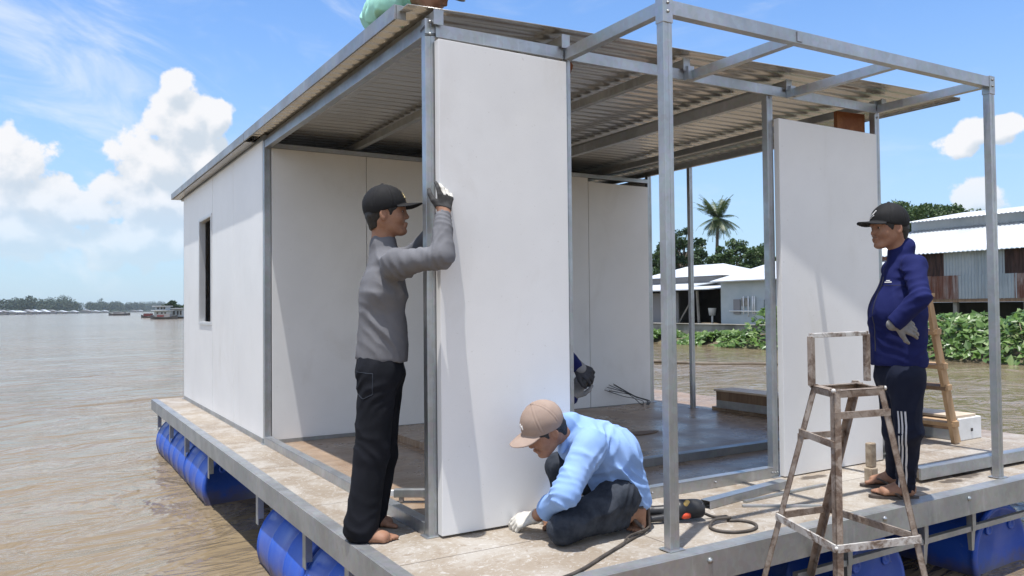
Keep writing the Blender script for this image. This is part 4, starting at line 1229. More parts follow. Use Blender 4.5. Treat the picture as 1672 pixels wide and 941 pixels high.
m3, sh3, tr3 = make_person('man in navy shirt and black cap standing with hand on hip', (2.6, -.75, 0), hd,
                           ('navy_shirt', core + aL + aR, [half(at(1468, 597, d3), (0, 0, -1)), cuff(wrL3, wrL3 - elL3)]),
                           ('navy_track', hips + legs, [half((0, 0, .045), (0, 0, -1))]),
                           [grow(hn, -.002), hnR], [fL, fR], folds(.0055, (7, 7, 5.5), .8, 21, rot3, [(elL3, nrm(elL3 - shL3), .036, .11, .008), (shL3 - ZU * .06, nrm(ZU + F3 * .5), .045, .13, .010), (at(1466, 560, d3), nrm(ZU + L3 * .5), .055, .17, .009)]),
                           folds(.0065, (8, 8, 4), .9, 25, rot3, [(kL, ZU, .07, .15, .007), (aLk + ZU * .05, ZU, .055, .11, .009), (aRk + ZU * .05, ZU, .055, .11, .008)]),
                           extra_skin=[cap(elL3, wrL3, .042, .03, .02), cap(elR3, wrR3, .042, .03, .02)],
                           gloves=[('pale_glove', hn + [cap(wrL3 - nrm(wrL3 - elL3) * .012, wrL3 + nrm(wrL3 - elL3) * .02, .036, .032, .01)], []), ('grey_glove', grow(hnR, .002), [])])
# stripes down the trouser leg, wrapped on its outer side
def stripe_on(pts, rads, outs, offs, w_=.012):
    mb = MB()
    for off in offs:
        V = []; Fq = []
        for i, (p, r, o_) in enumerate(zip(pts, rads, outs)):
            t = nrm(pts[min(i + 1, len(pts) - 1)] - pts[max(i - 1, 0)]); o_ = nrm(o_ - t * np.dot(o_, t)); sdv = np.cross(t, o_)
            for e_ in (-1, 1):
                a = (off + e_ * w_ / 2) / r
                V.append(p + (o_ * math.cos(a) + sdv * math.sin(a)) * (r + .0035)); V.append(p + (o_ * math.cos(a) + sdv * math.sin(a)) * (r - .008))
        for i in range(len(pts) - 1):
            b = i * 4; Fq += [(b, b + 4, b + 6, b + 2), (b, b + 1, b + 5, b + 4), (b + 2, b + 6, b + 7, b + 3)]
        mb.add(V, Fq, True)
    return mb


tt = np.linspace(0, 1, 26); pts = []; rad = []
for t_ in tt:
    if t_ < .46: u_ = t_ / .46; pts.append(hL + (kL - hL) * u_); rad.append(.095 + (.072 - .095) * u_)
    else: u_ = (t_ - .46) / .54; pts.append(kL + (aLk - kL) * u_ * .98); rad.append(.070 + (.055 - .070) * u_)
outs = [nrm(L3 * .62 + F3 * (.85 - .35 * t_)) for t_ in tt]
# sample the real trouser surface so that the stripes sit on the cloth
dg = bpy.context.evaluated_depsgraph_get()
me_ = tr3.data
bt = BVHTree.FromPolygons([Vector(v.co) + Vector((2.6, -.75, 0)) for v in me_.vertices], [tuple(p.vertices) for p in me_.polygons])


ms = MB()
for off in (-.019, 0.0, .019):
    cur = []
    for i, (p, o_) in enumerate(zip(pts, outs)):
        t = nrm(pts[min(i + 1, 25)] - pts[max(i - 1, 0)]); o2 = nrm(o_ - t * np.dot(o_, t)); sv = np.cross(t, o2)
        cur.append((p + sv * off, o2, sv))
    wrap_strip(ms, cur[7:], .0085, bt, .0032)
ms.build('stripe', 'white_stripe', tr3)
me_ = sh3.data
bs = BVHTree.FromPolygons([Vector(v.co) + Vector((2.6, -.75, 0)) for v in me_.vertices], [tuple(p.vertices) for p in me_.polygons])
ms = MB(); o2 = nrm(F3 * .70 + L3 * .72); sv = ZU
for (a, b, wd, dz_) in ((-.012, .030, .006, .0), (-.004, .020, .005, .009)):
    hx = nrm(np.cross(ZU, o2)); p0 = at(1441, 461, 4.33)
    wrap_strip(ms, [(p0 + hx * t_ + ZU * dz_, o2, sv) for t_ in np.linspace(a, b, 6)], wd, bs)
ms.build('chest_mark', 'emblem_white', sh3)
ms = MB(); p0 = at(1441, 462, 4.33)
wrap_strip(ms, [(p0 + nrm(np.cross(ZU, o2)) * t_ - ZU * .014, o2, ZU) for t_ in np.linspace(-.03, .09, 12)], .0022, bs, .001)
wrap_strip(ms, [(at(1466, 452 + 11 * i, 4.43), nrm(F3 + L3 * .2), L3) for i in range(12)], .006, bs, .002)
ms.build('zip', 'black_plastic', sh3)
for (h_, zz) in (((2.605, -.835), 0), ((2.810, -.635), 0)):
    f_ = nrm((-.75, .66, 0)); i_ = np.array((-f_[1], f_[0], 0)); h3 = np.array((h_[0], h_[1], 0.0)); mbx = MB(); ring = []
    for k in range(28):
        a = 2 * math.pi * k / 28
        wd = .034 + .010 * math.cos(a)
        ring.append(h3 + f_ * (.115 + .135 * math.cos(a)) + i_ * wd * math.sin(a) * 1.15)
    mbx.add([p + ZU * z for z in (.001, .017) for p in ring], [tuple(range(28))[::-1], tuple(range(28, 56))] + [(i, (i + 1) % 28, 28 + (i + 1) % 28, 28 + i) for i in range(28)])
    for sgn in (-1, 1):
        mbx.tube([h3 + f_ * .185 + ZU * .042 + i_ * .012, h3 + f_ * .15 + i_ * sgn * .032 + ZU * .054, h3 + f_ * .105 + i_ * sgn * .043 + ZU * .030, h3 + f_ * .09 + i_ * sgn * .042 + ZU * .012], .0065, 8)
    mbx.build('sandal', 'sandal', m3)

# --- the man on the roof, only his shoulder, chin and cap brim show over the edge
rb_ = (.12, .45, 2.58)
hd = head_parts(at(706, -17, 4.10), dirv(.82, -.52, -.20), dirv(.48, .82, -.25), 'grey_cap', 1.0, None, neck=at(676, -6, 4.2))
che4 = np.array((.03, .46, 2.745)); hip4 = np.array((.22, 1.10, 2.90)); kn4 = [np.array((.16, .92, 2.66)), np.array((.42, 1.0, 2.66))]
sA, eA, wA = at(632, 6, 4.15), at(612, 26, 4.35), np.array((.0, .30, 2.625))
eA[2] = max(eA[2], 2.655)
sB, eB, wB = np.array((.16, .46, 2.84)), np.array((.40, .66, 2.70)), np.array((.46, .90, 2.64))
core = [cap(hip4, che4, .12, .125, .05, (1, .3, 0), 1.3), cap(sA, sB, .068, .068, .05), cap(che4, at(676, -6, 4.2), .10, .062, .04), cap(at(676, -6, 4.2), at(684, -8, 4.18), .068, .064, .02)]
arms = [cap(sA, eA, .066, .055, .03), cap(eA, wA, .054, .044, .02), cap(sB, eB, .062, .05, .03), cap(eB, wB, .05, .042, .02)]
lg = []
for kk_, an in zip(kn4, (np.array((.12, 1.34, 2.64)), np.array((.44, 1.42, 2.64)))): lg += [cap(hip4, kk_, .09, .068, .04), cap(kk_, an, .064, .05, .02)]
hA = hand(wA, (.8, -.6, 0), ZU, (.6, .8, 0), (.1, .1, .1, .1)); hB = hand(wB, (.5, .8, -.0), ZU, (-.8, .5, 0), (.1, .1, .1, .1))
fts = [[cap((.12, 1.34, 2.64), (.11, 1.50, 2.62), .038, .028, .02)], [cap((.44, 1.42, 2.64), (.45, 1.58, 2.62), .038, .028, .02)]]
make_person('man in mint green shirt crouching on the roof above the corner post', rb_, hd, ('mint_shirt', core + arms, []), ('grey_jeans', lg, []), [hA, hB], fts,
            folds(.007, (9, 9, 6), .9, 31), folds(.006, (8, 8, 8), .9, 35), vox_body=.006)

# --- the worker behind the free panel, only his hands and a sleeve show
F5 = nrm((1, .05, 0)); L5 = np.cross(ZU, F5); b5 = np.array((.50, .56, 0))
nk5 = b5 + np.array((.02, 0, 1.36))
hd = head_parts(b5 + np.array((.05, 0, 1.50)), nrm((1, 0, -.35)), nrm((.35, 0, 1)), 'black_cap', 1.0, None, neck=nk5)
sR5, sL5 = nk5 - L5 * .17 - ZU * .08, nk5 + L5 * .17 - ZU * .08
eR5, wR5 = at(905, 560, 4.50), at(940, 597, 4.52)
eL5, wL5 = at(900, 590, 4.72), at(932, 648, 4.60)
core = [cap(b5 + ZU * .86, b5 + ZU * 1.15, .118, .12, .04, L5, 1.3), cap(b5 + ZU * 1.12, b5 + ZU * 1.28, .12, .085, .05, L5, 1.55), cap(sR5, sL5, .06, .06, .05), cap(b5 + ZU * 1.28, nk5, .08, .062, .04)]
arms = [cap(sR5, eR5, .066, .054, .03), cap(eR5, wR5, .053, .042, .02), cap(sL5, eL5, .066, .054, .03), cap(eL5, wL5, .053, .042, .02)]
lg = [cap(b5 + ZU * .86 + L5 * s_ * .08, b5 + ZU * .46 + L5 * s_ * .09, .09, .07, .04) for s_ in (-1, 1)] + [cap(b5 + ZU * .46 + L5 * s_ * .09, b5 + ZU * .07 + L5 * s_ * .09, .068, .058, .03) for s_ in (-1, 1)]
h5R = hand(wR5, dirv(.75, -.5, .0), dirv(.2, .6, -1), dirv(0, -1, 0), (.55, .6, .6, .6), .04, 1.08)
h5L = hand(wL5, dirv(.55, .85, -.1), dirv(-.3, .2, -1), dirv(1, 0, 0), (.4, .5, .5, .5), .04, 1.08)
ft5 = [foot(b5[:2] + L5[:2] * s_ * .09 - F5[:2] * .05, F5, 0, -L5 * s_, b5 + ZU * .09 + L5 * s_ * .09) for s_ in (-1, 1)]
m5, _, _ = make_person('worker in navy with dark gloves mostly hidden behind the free white panel', (.5, .56, 0), hd, ('navy_shirt', core + arms, []), ('navy_track', lg, [half((0, 0, .04), (0, 0, -1))]), [grow(h5R, -.002), grow(h5L, -.002)], ft5,
                       folds(.0065, (8, 8, 5.5), .8, 41), folds(.006, (8, 8, 4), .9, 45), vox_body=.006,
                       gloves=[('dark_glove', h5R, []), ('pale_glove', h5L, []),
                               ('pale_glove', [cap(wR5 - nrm(wR5 - eR5) * .03, wR5 + dirv(.75, -.5, 0) * .03, .036, .036, .01)], []),
                               ('pale_glove', [cap(wL5 - nrm(wL5 - eL5) * .02, wL5 + dirv(.55, .85, 0) * .02, .040, .036, .01)], [])])

# ------------------------------------------------------------------ things on and around the deck
# tall stand welded from angle steel, on the neighbouring raft
RZ = -0.27
rf = MB().box(-1.2, 1.76, -4.6, -1.0, RZ - 0.14, RZ - 0.03)
for i in range(16):
    rf.box(-1.2 + i * 0.185 + 0.003, -1.2 + (i + 1) * 0.185 - 0.003, -4.6, -1.0, RZ - 0.0295, RZ)
tag(rf.build('raft', 'timber_dark', None, 0.002, (0.6, -2.8, RZ - 0.14)), 'low plank raft moored in front of the floating house', 'raft')
tp = [np.array((1.150, -1.405, .745)), np.array((1.265, -1.208, .745)), np.array((1.545, -1.235, .745)), np.array((1.420, -1.450, .745))]
lo = [np.array((1.112, -1.432, .118)), np.array((1.215, -1.050, .150)), np.array((1.610, -1.010, .118)), np.array((1.510, -1.535, .120))]
cen = sum(tp) / 4
st_ = thing('steel_stand', 'tall narrow stand welded from rusty paint spattered steel angle', 'stand', (1.35, -1.3, RZ))


def angle(mb, a, b, inner, s=.028, t=.004):
    """L section with its corner on the line a-b, flanges towards 'inner'"""
    a = np.array(a, float); b = np.array(b, float); d = nrm(b - a); i = np.array(inner, float); i = nrm(i - d * np.dot(i, d))
    j = np.cross(d, i); u = nrm(i + j); v = nrm(i - j)
    for q, w_ in ((u, v), (v, u)):
        mb.bar(a + q * s / 2 + w_ * t / 2, b + q * s / 2 + w_ * t / 2, s, t, w_)
    return mb


for i in range(4):
    d = lo[i] - tp[i]; k = (RZ - tp[i][2]) / d[2]; mid_ = cen - ZU * .3
    angle(MB(), tp[i] + d * k, tp[i] + d * -0.015, cen - tp[i] + ZU * 0, .030).build('leg', 'rusty_angle', st_)
for i in range(4):
    a, b = tp[i], tp[(i + 1) % 4]
    angle(MB(), a, b, (cen - (a + b) / 2) * 1.0 - ZU * .0 - ZU * .1, .030).build('seat_frame', 'rusty_angle', st_)
for i in range(4):
    a, b = lo[i], lo[(i + 1) % 4]
    cl = (lo[0] + lo[1] + lo[2] + lo[3]) / 4
    o_ = nrm((a + b) / 2 - cl) * .006
    MB().bar(a + o_, b + o_, .010, .030).build('rung', 'pale_angle' if i in (0, 3) else 'rusty_angle', st_)
for i, t in ((0, .56), (3, .26), (1, .62)):
    j = (i + 1) % 4
    a = tp[i] + (lo[i] - tp[i]) * t * .62; b = tp[j] + (lo[j] - tp[j]) * t * .62
    MB().bar(a, b, .010, .028).build('rung', 'rusty_angle', st_)
ba, bb = tp[1] + np.array((.0, -.0, 0)), tp[1] + (tp[2] - tp[1]) * .80
ba = tp[1]; bb = at(1416, 622, 3.64)
for p in (ba, bb): MB().bar(p, p + ZU * .215, .024, .024, (0, 1, 0)).build('back_post', 'rusty_angle', st_, .002)
MB().bar(ba + ZU * .2185, bb + ZU * .2185, .026, .020).build('back_rail', 'pale_angle', st_, .002)
wl_ = MB()
for p in tp + lo: wl_.lathe(p + nrm(p - cen) * np.array((1, 1, 0)) * .001, nrm((p - cen) * np.array((1, 1, 0.01))), [(0, 0), (0, .010), (.006, .009), (.009, .004), (.009, 0)], 10)
wl_.build('bolt', 'pale_angle', st_)

# wooden step ladder
ld = thing('step_ladder', 'weathered wooden step ladder standing behind the man in navy', 'ladder', (3.75, -.05, .09))
y0, y1 = -0.25, 0.13
ft_, tpx = (4.045, .0895), (3.735, 1.15)
for y in (y0, y1):
    MB().bar((ft_[0], y, ft_[1]), (tpx[0], y, tpx[1]), .030, .078, (1, 0, 0), .030, .052).build('stile', 'timber', ld, .003)
for z in (.235, .50, .655, .90):
    x = ft_[0] + (tpx[0] - ft_[0]) * (z - ft_[1]) / (tpx[1] - ft_[1])
    MB().bar((x, y0 - .022, z), (x, y1 + .022, z), .030, .070, (1, 0, .28)).build('step', 'timber' if z < .4 or z > .6 else 'timber_dark', ld, .003)
    MB().box(x - .035, x + .02, y0 - .0385, y0 - .0165, z - .02, z + .02).build('cleat', 'timber', ld, .002)
for y in (y0 + .045, y1 - .045):
    MB().bar((3.42, y, .0895), (3.715, y, 1.13), .028, .05, (1, 0, 0)).build('rear_leg', 'timber', ld, .003)
MB().bar((3.56, y0 + .03, .58), (3.56, y1 - .03, .58), .02, .05).build('brace', 'timber_dark', ld, .002)
MB().box(3.66, 3.775, y0 - .03, y1 + .03, 1.146, 1.172).build('top_board', 'timber', ld, .003)

# long box along the right edge
bx = thing('storage_box', 'long low white box with a plywood lid along the right edge of the deck', 'box', (4.36, 1.0, .09))
m_ = MB().box(4.152, 4.445, -.215, 2.20, .089, .252); o_ = m_.build('body', 'white_foam', bx, .006)
m_ = MB().box(4.146, 4.1515, -.19, 2.19, .092, .165); m_.build('side_sheet', 'galvanised_dull', bx)
m_ = MB().box(4.1455, 4.1515, -.19, 2.19, .1655, .252); m_.build('side_board', 'orange_brown', bx, label=None) if False else m_.build('side_board', 'timber_dark', bx)
MB().box(4.135, 4.40, -.20, 2.215, .253, .272).build('lid', 'plywood_top', bx, .003)
MB().box(4.30, 4.318, -.222, -.2155, .150, .172).build('latch', 'black_plastic', bx)

# offcuts of galvanised section
oc_ = MB().channel((1.47, -.345, .024), (2.23, -.235, .024), .062, .044, t=.003)
tag(oc_.build('steel_channel', 'galvanised', None, .001, (1.85, -.29, 0)), 'short galvanised channel offcut lying beside the power tool', 'offcut')
for i, (a, b, lab) in enumerate((((1.74, -.372, .008), (2.46, -.345, .008), 'thin steel strip lying on the deck behind the steel stand'),
                                 ((1.66, -.43, .006), (2.02, -.665, .006), 'thin steel strip lying skew on the deck, nearer the edge'))):
    tag(MB().bar(a, b, .022, .012).build('steel_strip', 'galvanised_dull' if i else 'galvanised', None, .001, ((a[0] + b[0]) / 2, (a[1] + b[1]) / 2, 0)), lab, 'offcut', 'steel strips on the deck')
tb = MB().bar((.105, .715, .055), (.35, .56, .055), .045, .045)
tb.bar((.105, .715, .004), (.35, .56, .004), .03, .008).bar((.13, .70, .019), (.15, .687, .019), .04, .025).bar((.30, .592, .019), (.32, .579, .019), .04, .025)
tube_ = tb.build('steel_tube', 'galvanised_dull', None, .003, (.22, .64, 0))
tag(tube_, 'stub of square steel tube lying inside the corner post', 'offcut')
MB().bar((.088, .726, .055), (.104, .7157, .055), .030, .030).build('tube_end', 'white_foam', tube_)
bl = MB().box(2.73, 2.80, -.50, -.43, .0005, .16).box(2.735, 2.79, -.49, -.44, .1605, .25).box(2.70, 2.84, -.47, -.40, .0006, .09) if False else MB().box(2.735, 2.80, -.475, -.42, .0005, .095).box(2.742, 2.795, -.47, -.425, .0955, .245)
tag(bl.build('block', 'cement_dusty', None, .008, (2.77, -.45, 0)), 'dusty block standing on end behind the feet of the man in navy', 'block')

# power tool with its lead
pt = thing('power_tool', 'black and orange red power tool lying on the deck by the porch post', 'tool', (1.17, -.46, 0))
px_ = nrm((.86, -.35, 0)); py_ = np.cross(ZU, px_); pc = np.array((1.19, -.455, 0))
G = lambda a, b, c: pc + px_ * a + py_ * b + ZU * c
bodyp = [cap(G(-.02, 0, .060), G(.075, 0, .060), .050, .046, .02), cap(G(.06, 0, .058), G(.10, 0, .056), .040, .040, .02), half(G(.118, 0, 0), px_, .01), half(G(0, 0, .0005), -ZU, .004), half(G(0, -.052, 0), -py_, .008)]
for k in range(5):
    bodyp.append(cap(G(.098, -.03 + .015 * k, .025), G(.098, -.03 + .015 * k, .09), .0035, .0035, .001, op='s'))
V, Q = sdf_mesh(bodyp, .0035); place('housing', mesh_from('housing', V, Q, 'black_plastic', smooth=True, org=np.array((1.17, -.46, 0))), pt)
V, Q = sdf_mesh([cap(G(-.028, -.004, .058), G(-.018, -.004, .058), .049, .051, .008)], .0035); place('front_ring', mesh_from('front_ring', V, Q, 'black_plastic', smooth=True, org=np.array((1.17, -.46, 0))), pt)
V, Q = sdf_mesh([cap(G(.000, -.040, .036), G(.020, -.040, .036), .017, .016, .004)], .003); place('switch', mesh_from('switch', V, Q, 'red_plastic', smooth=True, org=np.array((1.17, -.46, 0))), pt)
V, Q = sdf_mesh([cap(G(.012, -.030, .088), G(.026, -.02, .096), .014, .014, .004)], .003); place('label_plate', mesh_from('label_plate', V, Q, 'yellow_plastic', smooth=True, org=np.array((1.17, -.46, 0))), pt)
V, Q = sdf_mesh([cap(G(-.05, .0, .055), G(-.16, .03, .050), .030, .024, .02), cap(G(-.16, .03, .05), G(-.24, .02, .03), .022, .018, .02), cap(G(-.10, -.03, .03), G(-.20, -.03, .022), .018, .016, .01), half(G(0, 0, .0005), -ZU, .003)], .0035)
place('handle', mesh_from('handle', V, Q, 'black_plastic', smooth=True, org=np.array((1.17, -.46, 0))), pt)


def spline(P, n=10):
    P = [np.array(p, float) for p in P]; out = []
    for i in range(len(P) - 1):
        a, b, c, d = P[max(i - 1, 0)], P[i], P[i + 1], P[min(i + 2, len(P) - 1)]
        for t in np.linspace(0, 1, n, endpoint=False):
            out.append(.5 * ((2 * b) + (c - a) * t + (2 * a - 5 * b + 4 * c - d) * t * t + (3 * b - a - 3 * c + d) * t ** 3))
    return out + [P[-1]]


cz = .0085
lead = MB().tube(spline([(1.00, -.40, .03), (.96, -.43, .02), (.92, -.50, cz), (.72, -.60, cz), (.50, -.71, cz), (.25, -.83, cz), (.0, -.875, cz), (-.2, -.885, cz)]), .0075, 8)
tag(lead.build('cable', 'rubber_cable', None, 0, (.6, -.6, 0)), 'black cable running from behind the kneeling man to the near deck edge', 'cable')
l2_ = MB().tube(spline([(.95, -.36, cz), (.97, -.45, .03), (.90, -.53, .024), (.74, -.585, .024), (.66, -.635, cz), (.57, -.675, cz)]), .005, 8)
tag(l2_.build('cable', 'rubber_cable', None, 0, (.8, -.5, 0)), 'thin cable crossing over the black one beside the kneeling foot', 'cable')
cp_ = [(1.31, -.50, .03), (1.36, -.515, cz), (1.42, -.545, cz)]
c0 = np.array((1.315, -.69, cz))
for k in range(15):
    a = math.radians(60 - 26 * k); cp_.append(c0 + np.array((.125 * math.cos(a), .098 * math.sin(a), .0 if k < 12 else .014)))
tag(MB().tube(spline(cp_, 6), .0075, 8).build('cable', 'rubber_cable', None, 0, (1.32, -.66, 0)), 'black cable end coiled in a single loop beside the power tool', 'cable')
wires = MB(); rr_ = random.Random(3)
for k in range(6):
    x0 = 3.72 + rr_.uniform(0, .1); wires.tube(spline([(x0 - .22 - rr_.uniform(0, .1), 3.085 - rr_.uniform(0, .04), .24 + rr_.uniform(-.03, .05)), (x0 - .1, 3.0, .2 + rr_.uniform(-.04, .03)), (x0, 2.97, .14), (x0 + .08 + rr_.uniform(0, .06), 2.96, .10 + rr_.uniform(-.03, .03)), (x0 + .1, 2.93, .062)], 6), .004, 6)
tag(wires.build('wire_bundle', 'black_plastic', None, 0, (3.7, 3.0, .09)), 'tangle of black wires at the foot of the far inside wall', 'wires')

scr = MB(); rr_ = random.Random(12)
sv = [(2.62 + .17 * math.cos(a) * (1 + .4 * rr_.random()), 1.55 + .05 * math.sin(a) * (1 + .8 * rr_.random())) for a in np.linspace(0, 2 * math.pi, 11)[:-1]]
scr.add([(x, y, z) for z in (.0555, .062) for x, y in sv], [tuple(range(10))[::-1], tuple(range(10, 20))] + [(i, (i + 1) % 10, 10 + (i + 1) % 10, 10 + i) for i in range(10)])
tag(scr.build('scrap', 'timber_dark', None, 0, (2.62, 1.55, .055)), 'dark torn scrap lying on the raised inside floor', 'scrap')

# drifting pole
tag(MB().tube(spline([(13.5, 15.6, WZ + .02), (14.3, 14.5, WZ + .05), (15.1, 13.2, WZ + .01), (16.2, 11.5, WZ + .06)], 8), .045, 8, .06).build('driftwood', 'bark', None, 0, (14.5, 13.7, WZ)), 'dark branch drifting in the water beyond the house', 'branch')

# ------------------------------------------------------------------ the right bank
RNG = np.random.RandomState(11)
bx_ = lambda y: 21.0 + np.clip((y - 5.0) / 22.0, -1, 2.2) * 2.6      # waterline
ys = np.linspace(-60, 130, 191)
prof = [(-2.5, -1.6), (-.3, -.75), (.5, -.40), (2.2, -.05), (4.0, .12), (8, .16), (25, .3), (90, .5), (1500, 1.0)]
V = []; 
for y in ys:
    for (dx_, z) in prof:
        V.append((bx_(y) + dx_ + .25 * math.sin(y * .9), y, z + .10 * math.sin(y * 1.7 + dx_)))
n_ = len(prof); Q = [(i * n_ + j, i * n_ + j + 1, (i + 1) * n_ + j + 1, (i + 1) * n_ + j) for i in range(len(ys) - 1) for j in range(n_ - 1)]
tag(place('river_bank', mesh_from('river_bank', V, np.array(Q), 'soil', smooth=True)), kind='structure')


def leaf_cloud(C, size, rs, flat=0.0, asp=1.0, face=None, var=(.6, 1.3)):
    """one small quad per centre, randomly turned"""
    n = len(C); a = rs.randn(n, 3); a[:, 2] *= (1 - flat); a /= np.linalg.norm(a, axis=1)[:, None]
    if face is not None: a = a * .6 + np.array(face); a /= np.linalg.norm(a, axis=1)[:, None]
    b = rs.randn(n, 3); b -= a * (a * b).sum(1)[:, None]; b /= np.linalg.norm(b, axis=1)[:, None]
    c = np.cross(a, b); s = size * rs.uniform(var[0], var[1], n)[:, None]
    P = np.stack([C - b * s * asp, C - c * s * .55 + a * s * .12, C + b * s * asp, C + c * s * .55 + a * s * .12], 1).reshape(-1, 3)
    return P, np.arange(4 * n).reshape(-1, 4)


def clumps(center, radii, ncl, nleaf, cr, rs, shell=.55, low=-.6):
    """clump centres spread over an ellipsoid, leaves gaussian about each"""
    out = []
    cs = []
    while len(cs) < ncl:
        p = rs.uniform(-1, 1, 3); r = np.linalg.norm(p)
        if r < 1 and r > shell * rs.rand() ** .3 and p[2] > low: cs.append(p)
    for p in cs:
        c = np.array(center) + p * np.array(radii); r = cr * rs.uniform(.55, 1.25)
        q = rs.randn(nleaf, 3); q /= np.linalg.norm(q, axis=1)[:, None]; q *= (rs.rand(nleaf)[:, None] ** .45) * r
        q[:, 2] *= .72; out.append(c + q)
    return np.concatenate(out), [np.array(center) + p * np.array(radii) for p in cs]


def tree(name, label, base, crown, radii, ncl, nleaf, cr, leaf, mt, seed, trunk_r=.25, group=None, low=-.6, limbs=9, cat='tree', shell=.55):
    rs = np.random.RandomState(seed); base = np.array(base, float)
    t = thing(name, label, cat, base, group)
    C, cs = clumps(crown, radii, ncl, nleaf, cr, rs, shell, low)
    P, Qd = leaf_cloud(C, leaf, rs)
    place('crown', mesh_from('crown', P, Qd, mt, org=base), t)
    m_ = MB(); fork = np.array(crown, float) - np.array((0, 0, radii[2] * .55)); mid_ = (base + fork) / 2 + rs.randn(3) * .15
    m_.tube(spline([base - ZU * .2, mid_, fork], 5), [trunk_r * (1 - .05 * k) for k in range(11)], 8)
    for p in cs[::max(1, len(cs) // limbs)]:
        m_.tube(spline([fork, (fork + p) / 2 + ZU * radii[2] * .12, p], 4), [trunk_r * .5 * (1 - .1 * k) for k in range(9)], 6)
    m_.build('trunk', 'bark', t)
    return t


# water hyacinth along the bank: countless leaves
rs = np.random.RandomState(4)
Cs = []; Ns = 20000
yy = rs.uniform(-4, 42, Ns); uu = rs.rand(Ns) ** .8
hmax = np.where(yy < 19, 1.25, .42) * (.45 + .9 * vnoise(yy * .35, yy * 0, yy * 0, 3))
wid = np.where(yy < 19, 3.2, 1.7)
gap = vnoise(yy * .8, uu * 1.5, yy * 0, 8)
x = bx_(yy) - .4 + uu * wid
prof_h = np.clip(uu * 2.6, .12, 1.0) * hmax
z = WZ + prof_h * (1 - .55 * rs.rand(Ns) ** 2.2)
z += (vnoise(x * 1.4, yy * 1.4, z * 0, 5) - .5) * .45 * np.clip(uu * 3, .2, 1)
k_ = gap > .30
Cc = np.stack([x, yy, np.maximum(z, WZ + .03)], 1)[k_]
P, Qd = leaf_cloud(Cc, .15, rs, face=(-.35, -.2, .75), var=(.3, 1.4))
P = P.reshape(-1, 4, 3)
hy = mesh_from('water_hyacinth', P.reshape(-1, 3), Qd, 'leaf_bright')
o = place('water_hyacinth', hy); tag(o, 'bright green water hyacinth crowding the edge of the right bank', 'water plants', kind='stuff')
# a few dry stems poking out of it
ds = MB(); rr_ = random.Random(8)
for k in range(60):
    y = rr_.uniform(1, 16); xx = float(bx_(y)) + rr_.uniform(.8, 2.6); z0_ = WZ + .7 + rr_.uniform(0, .45)
    ds.tube([(xx, y, z0_ - .3), (xx + rr_.uniform(-.2, .2), y + rr_.uniform(-.5, .5), z0_ + rr_.uniform(0, .25)), (xx + rr_.uniform(-.3, .3), y + rr_.uniform(-1.0, 1.0), z0_ + rr_.uniform(-.1, .3))], .014, 5, .007)
tag(ds.build('dry_stems', 'plywood_top', None, 0, (22, 8, 0)), 'pale dry stems tangled over the water hyacinth', 'dry stems', kind='stuff')

# ------------------------------------------------------------------ the tin warehouse on stilts
WX, WY0, WY1 = 28.0, -1.0, 17.2
wh = thing('tin_warehouse', 'long tin warehouse on stilts with rusty patched walls and a white corrugated roof', 'warehouse', (WX + 2, 8, .2))
# wall sheets, two overlapping rows


def sheet(mb, x, ya, yb, z0, z1, pitch=.12, amp=.016):
    n = max(8, int((yb - ya) / pitch * 6)); yy_ = np.linspace(ya, yb, n + 1); xx_ = x - amp * np.sin((yy_ - ya) / pitch * 2 * math.pi)
    Vv = []
    for a, b in zip(xx_, yy_): Vv += [(a, b, z0), (a, b, z1)]
    mb.add(Vv, [(2 * i, 2 * i + 2, 2 * i + 3, 2 * i + 1) for i in range(n)], True)


def ypix(px): return float(on(px, 480, 0, WX)[1])


yt = [ypix(p) for p in (1440, 1475, 1503, 1522, 1541, 1568, 1594, 1616, 1640, 1660, 1681, 1702, 1724, 1748, 1775, 1803, 1835, 1870)]
rr_ = random.Random(2)
top_k = 'rusty_sheet dark_rusty_sheet dark_rusty_sheet dark_rusty_sheet grey_sheet grey_sheet grey_sheet grey_sheet dark_rusty_sheet dark_rusty_sheet rusty_sheet grey_sheet grey_sheet rusty_sheet grey_sheet dark_rusty_sheet grey_sheet'.split()
bot_k = 'rusty_sheet dark_rusty_sheet rusty_sheet rusty_sheet rusty_sheet grey_sheet grey_sheet grey_sheet grey_sheet rusty_sheet rusty_sheet rusty_sheet grey_sheet rusty_sheet grey_sheet grey_sheet rusty_sheet'.split()
for i in range(len(yt) - 1):
    a, b = yt[i + 1], yt[i]
    ms_ = MB(); sheet(ms_, WX - .012 * (i % 2), a - .04, b + .04, 2.08, 3.02); ms_.build('wall_sheet', top_k[i], wh)
    ms_ = MB(); sheet(ms_, WX - .03 - .012 * (i % 2), a - .04, b + .04, 1.27 - .03 * rr_.random(), 2.12 + .03 * rr_.random()); ms_.build('wall_sheet', bot_k[i], wh)
mbw = MB().box(WX + .12, WX + .16, WY0, WY1, 1.30, 2.98).box(WX + .1, WX + 6.5, WY1 - .04, WY1, 1.3, 3.0)
mbw.build('wall', 'dark_timber_wall', wh)


def roof_sheet(x0, z0, x1, z1, y0, y1, name='roof', mt='white_roofing', pitch=.17, amp=.022, th=.01):
    n = int((y1 - y0) / pitch * 6); yy_ = np.linspace(y0, y1, n + 1); Vv = []
    zz = amp * np.sin((yy_ - y0) / pitch * 2 * math.pi)
    for y_, q in zip(yy_, zz): Vv += [(x0, y_, z0 + q), (x1, y_, z1 + q)]
    Fq = np.array([(2 * i, 2 * i + 1, 2 * i + 3, 2 * i + 2) for i in range(n)])[:, ::-1]
    me = mesh_from(name, Vv, Fq, mt, smooth=True, org=ORG[wh.name])
    o_ = place(name, me, wh); sd_ = o_.modifiers.new('thickness', 'SOLIDIFY'); sd_.thickness = th
    return o_


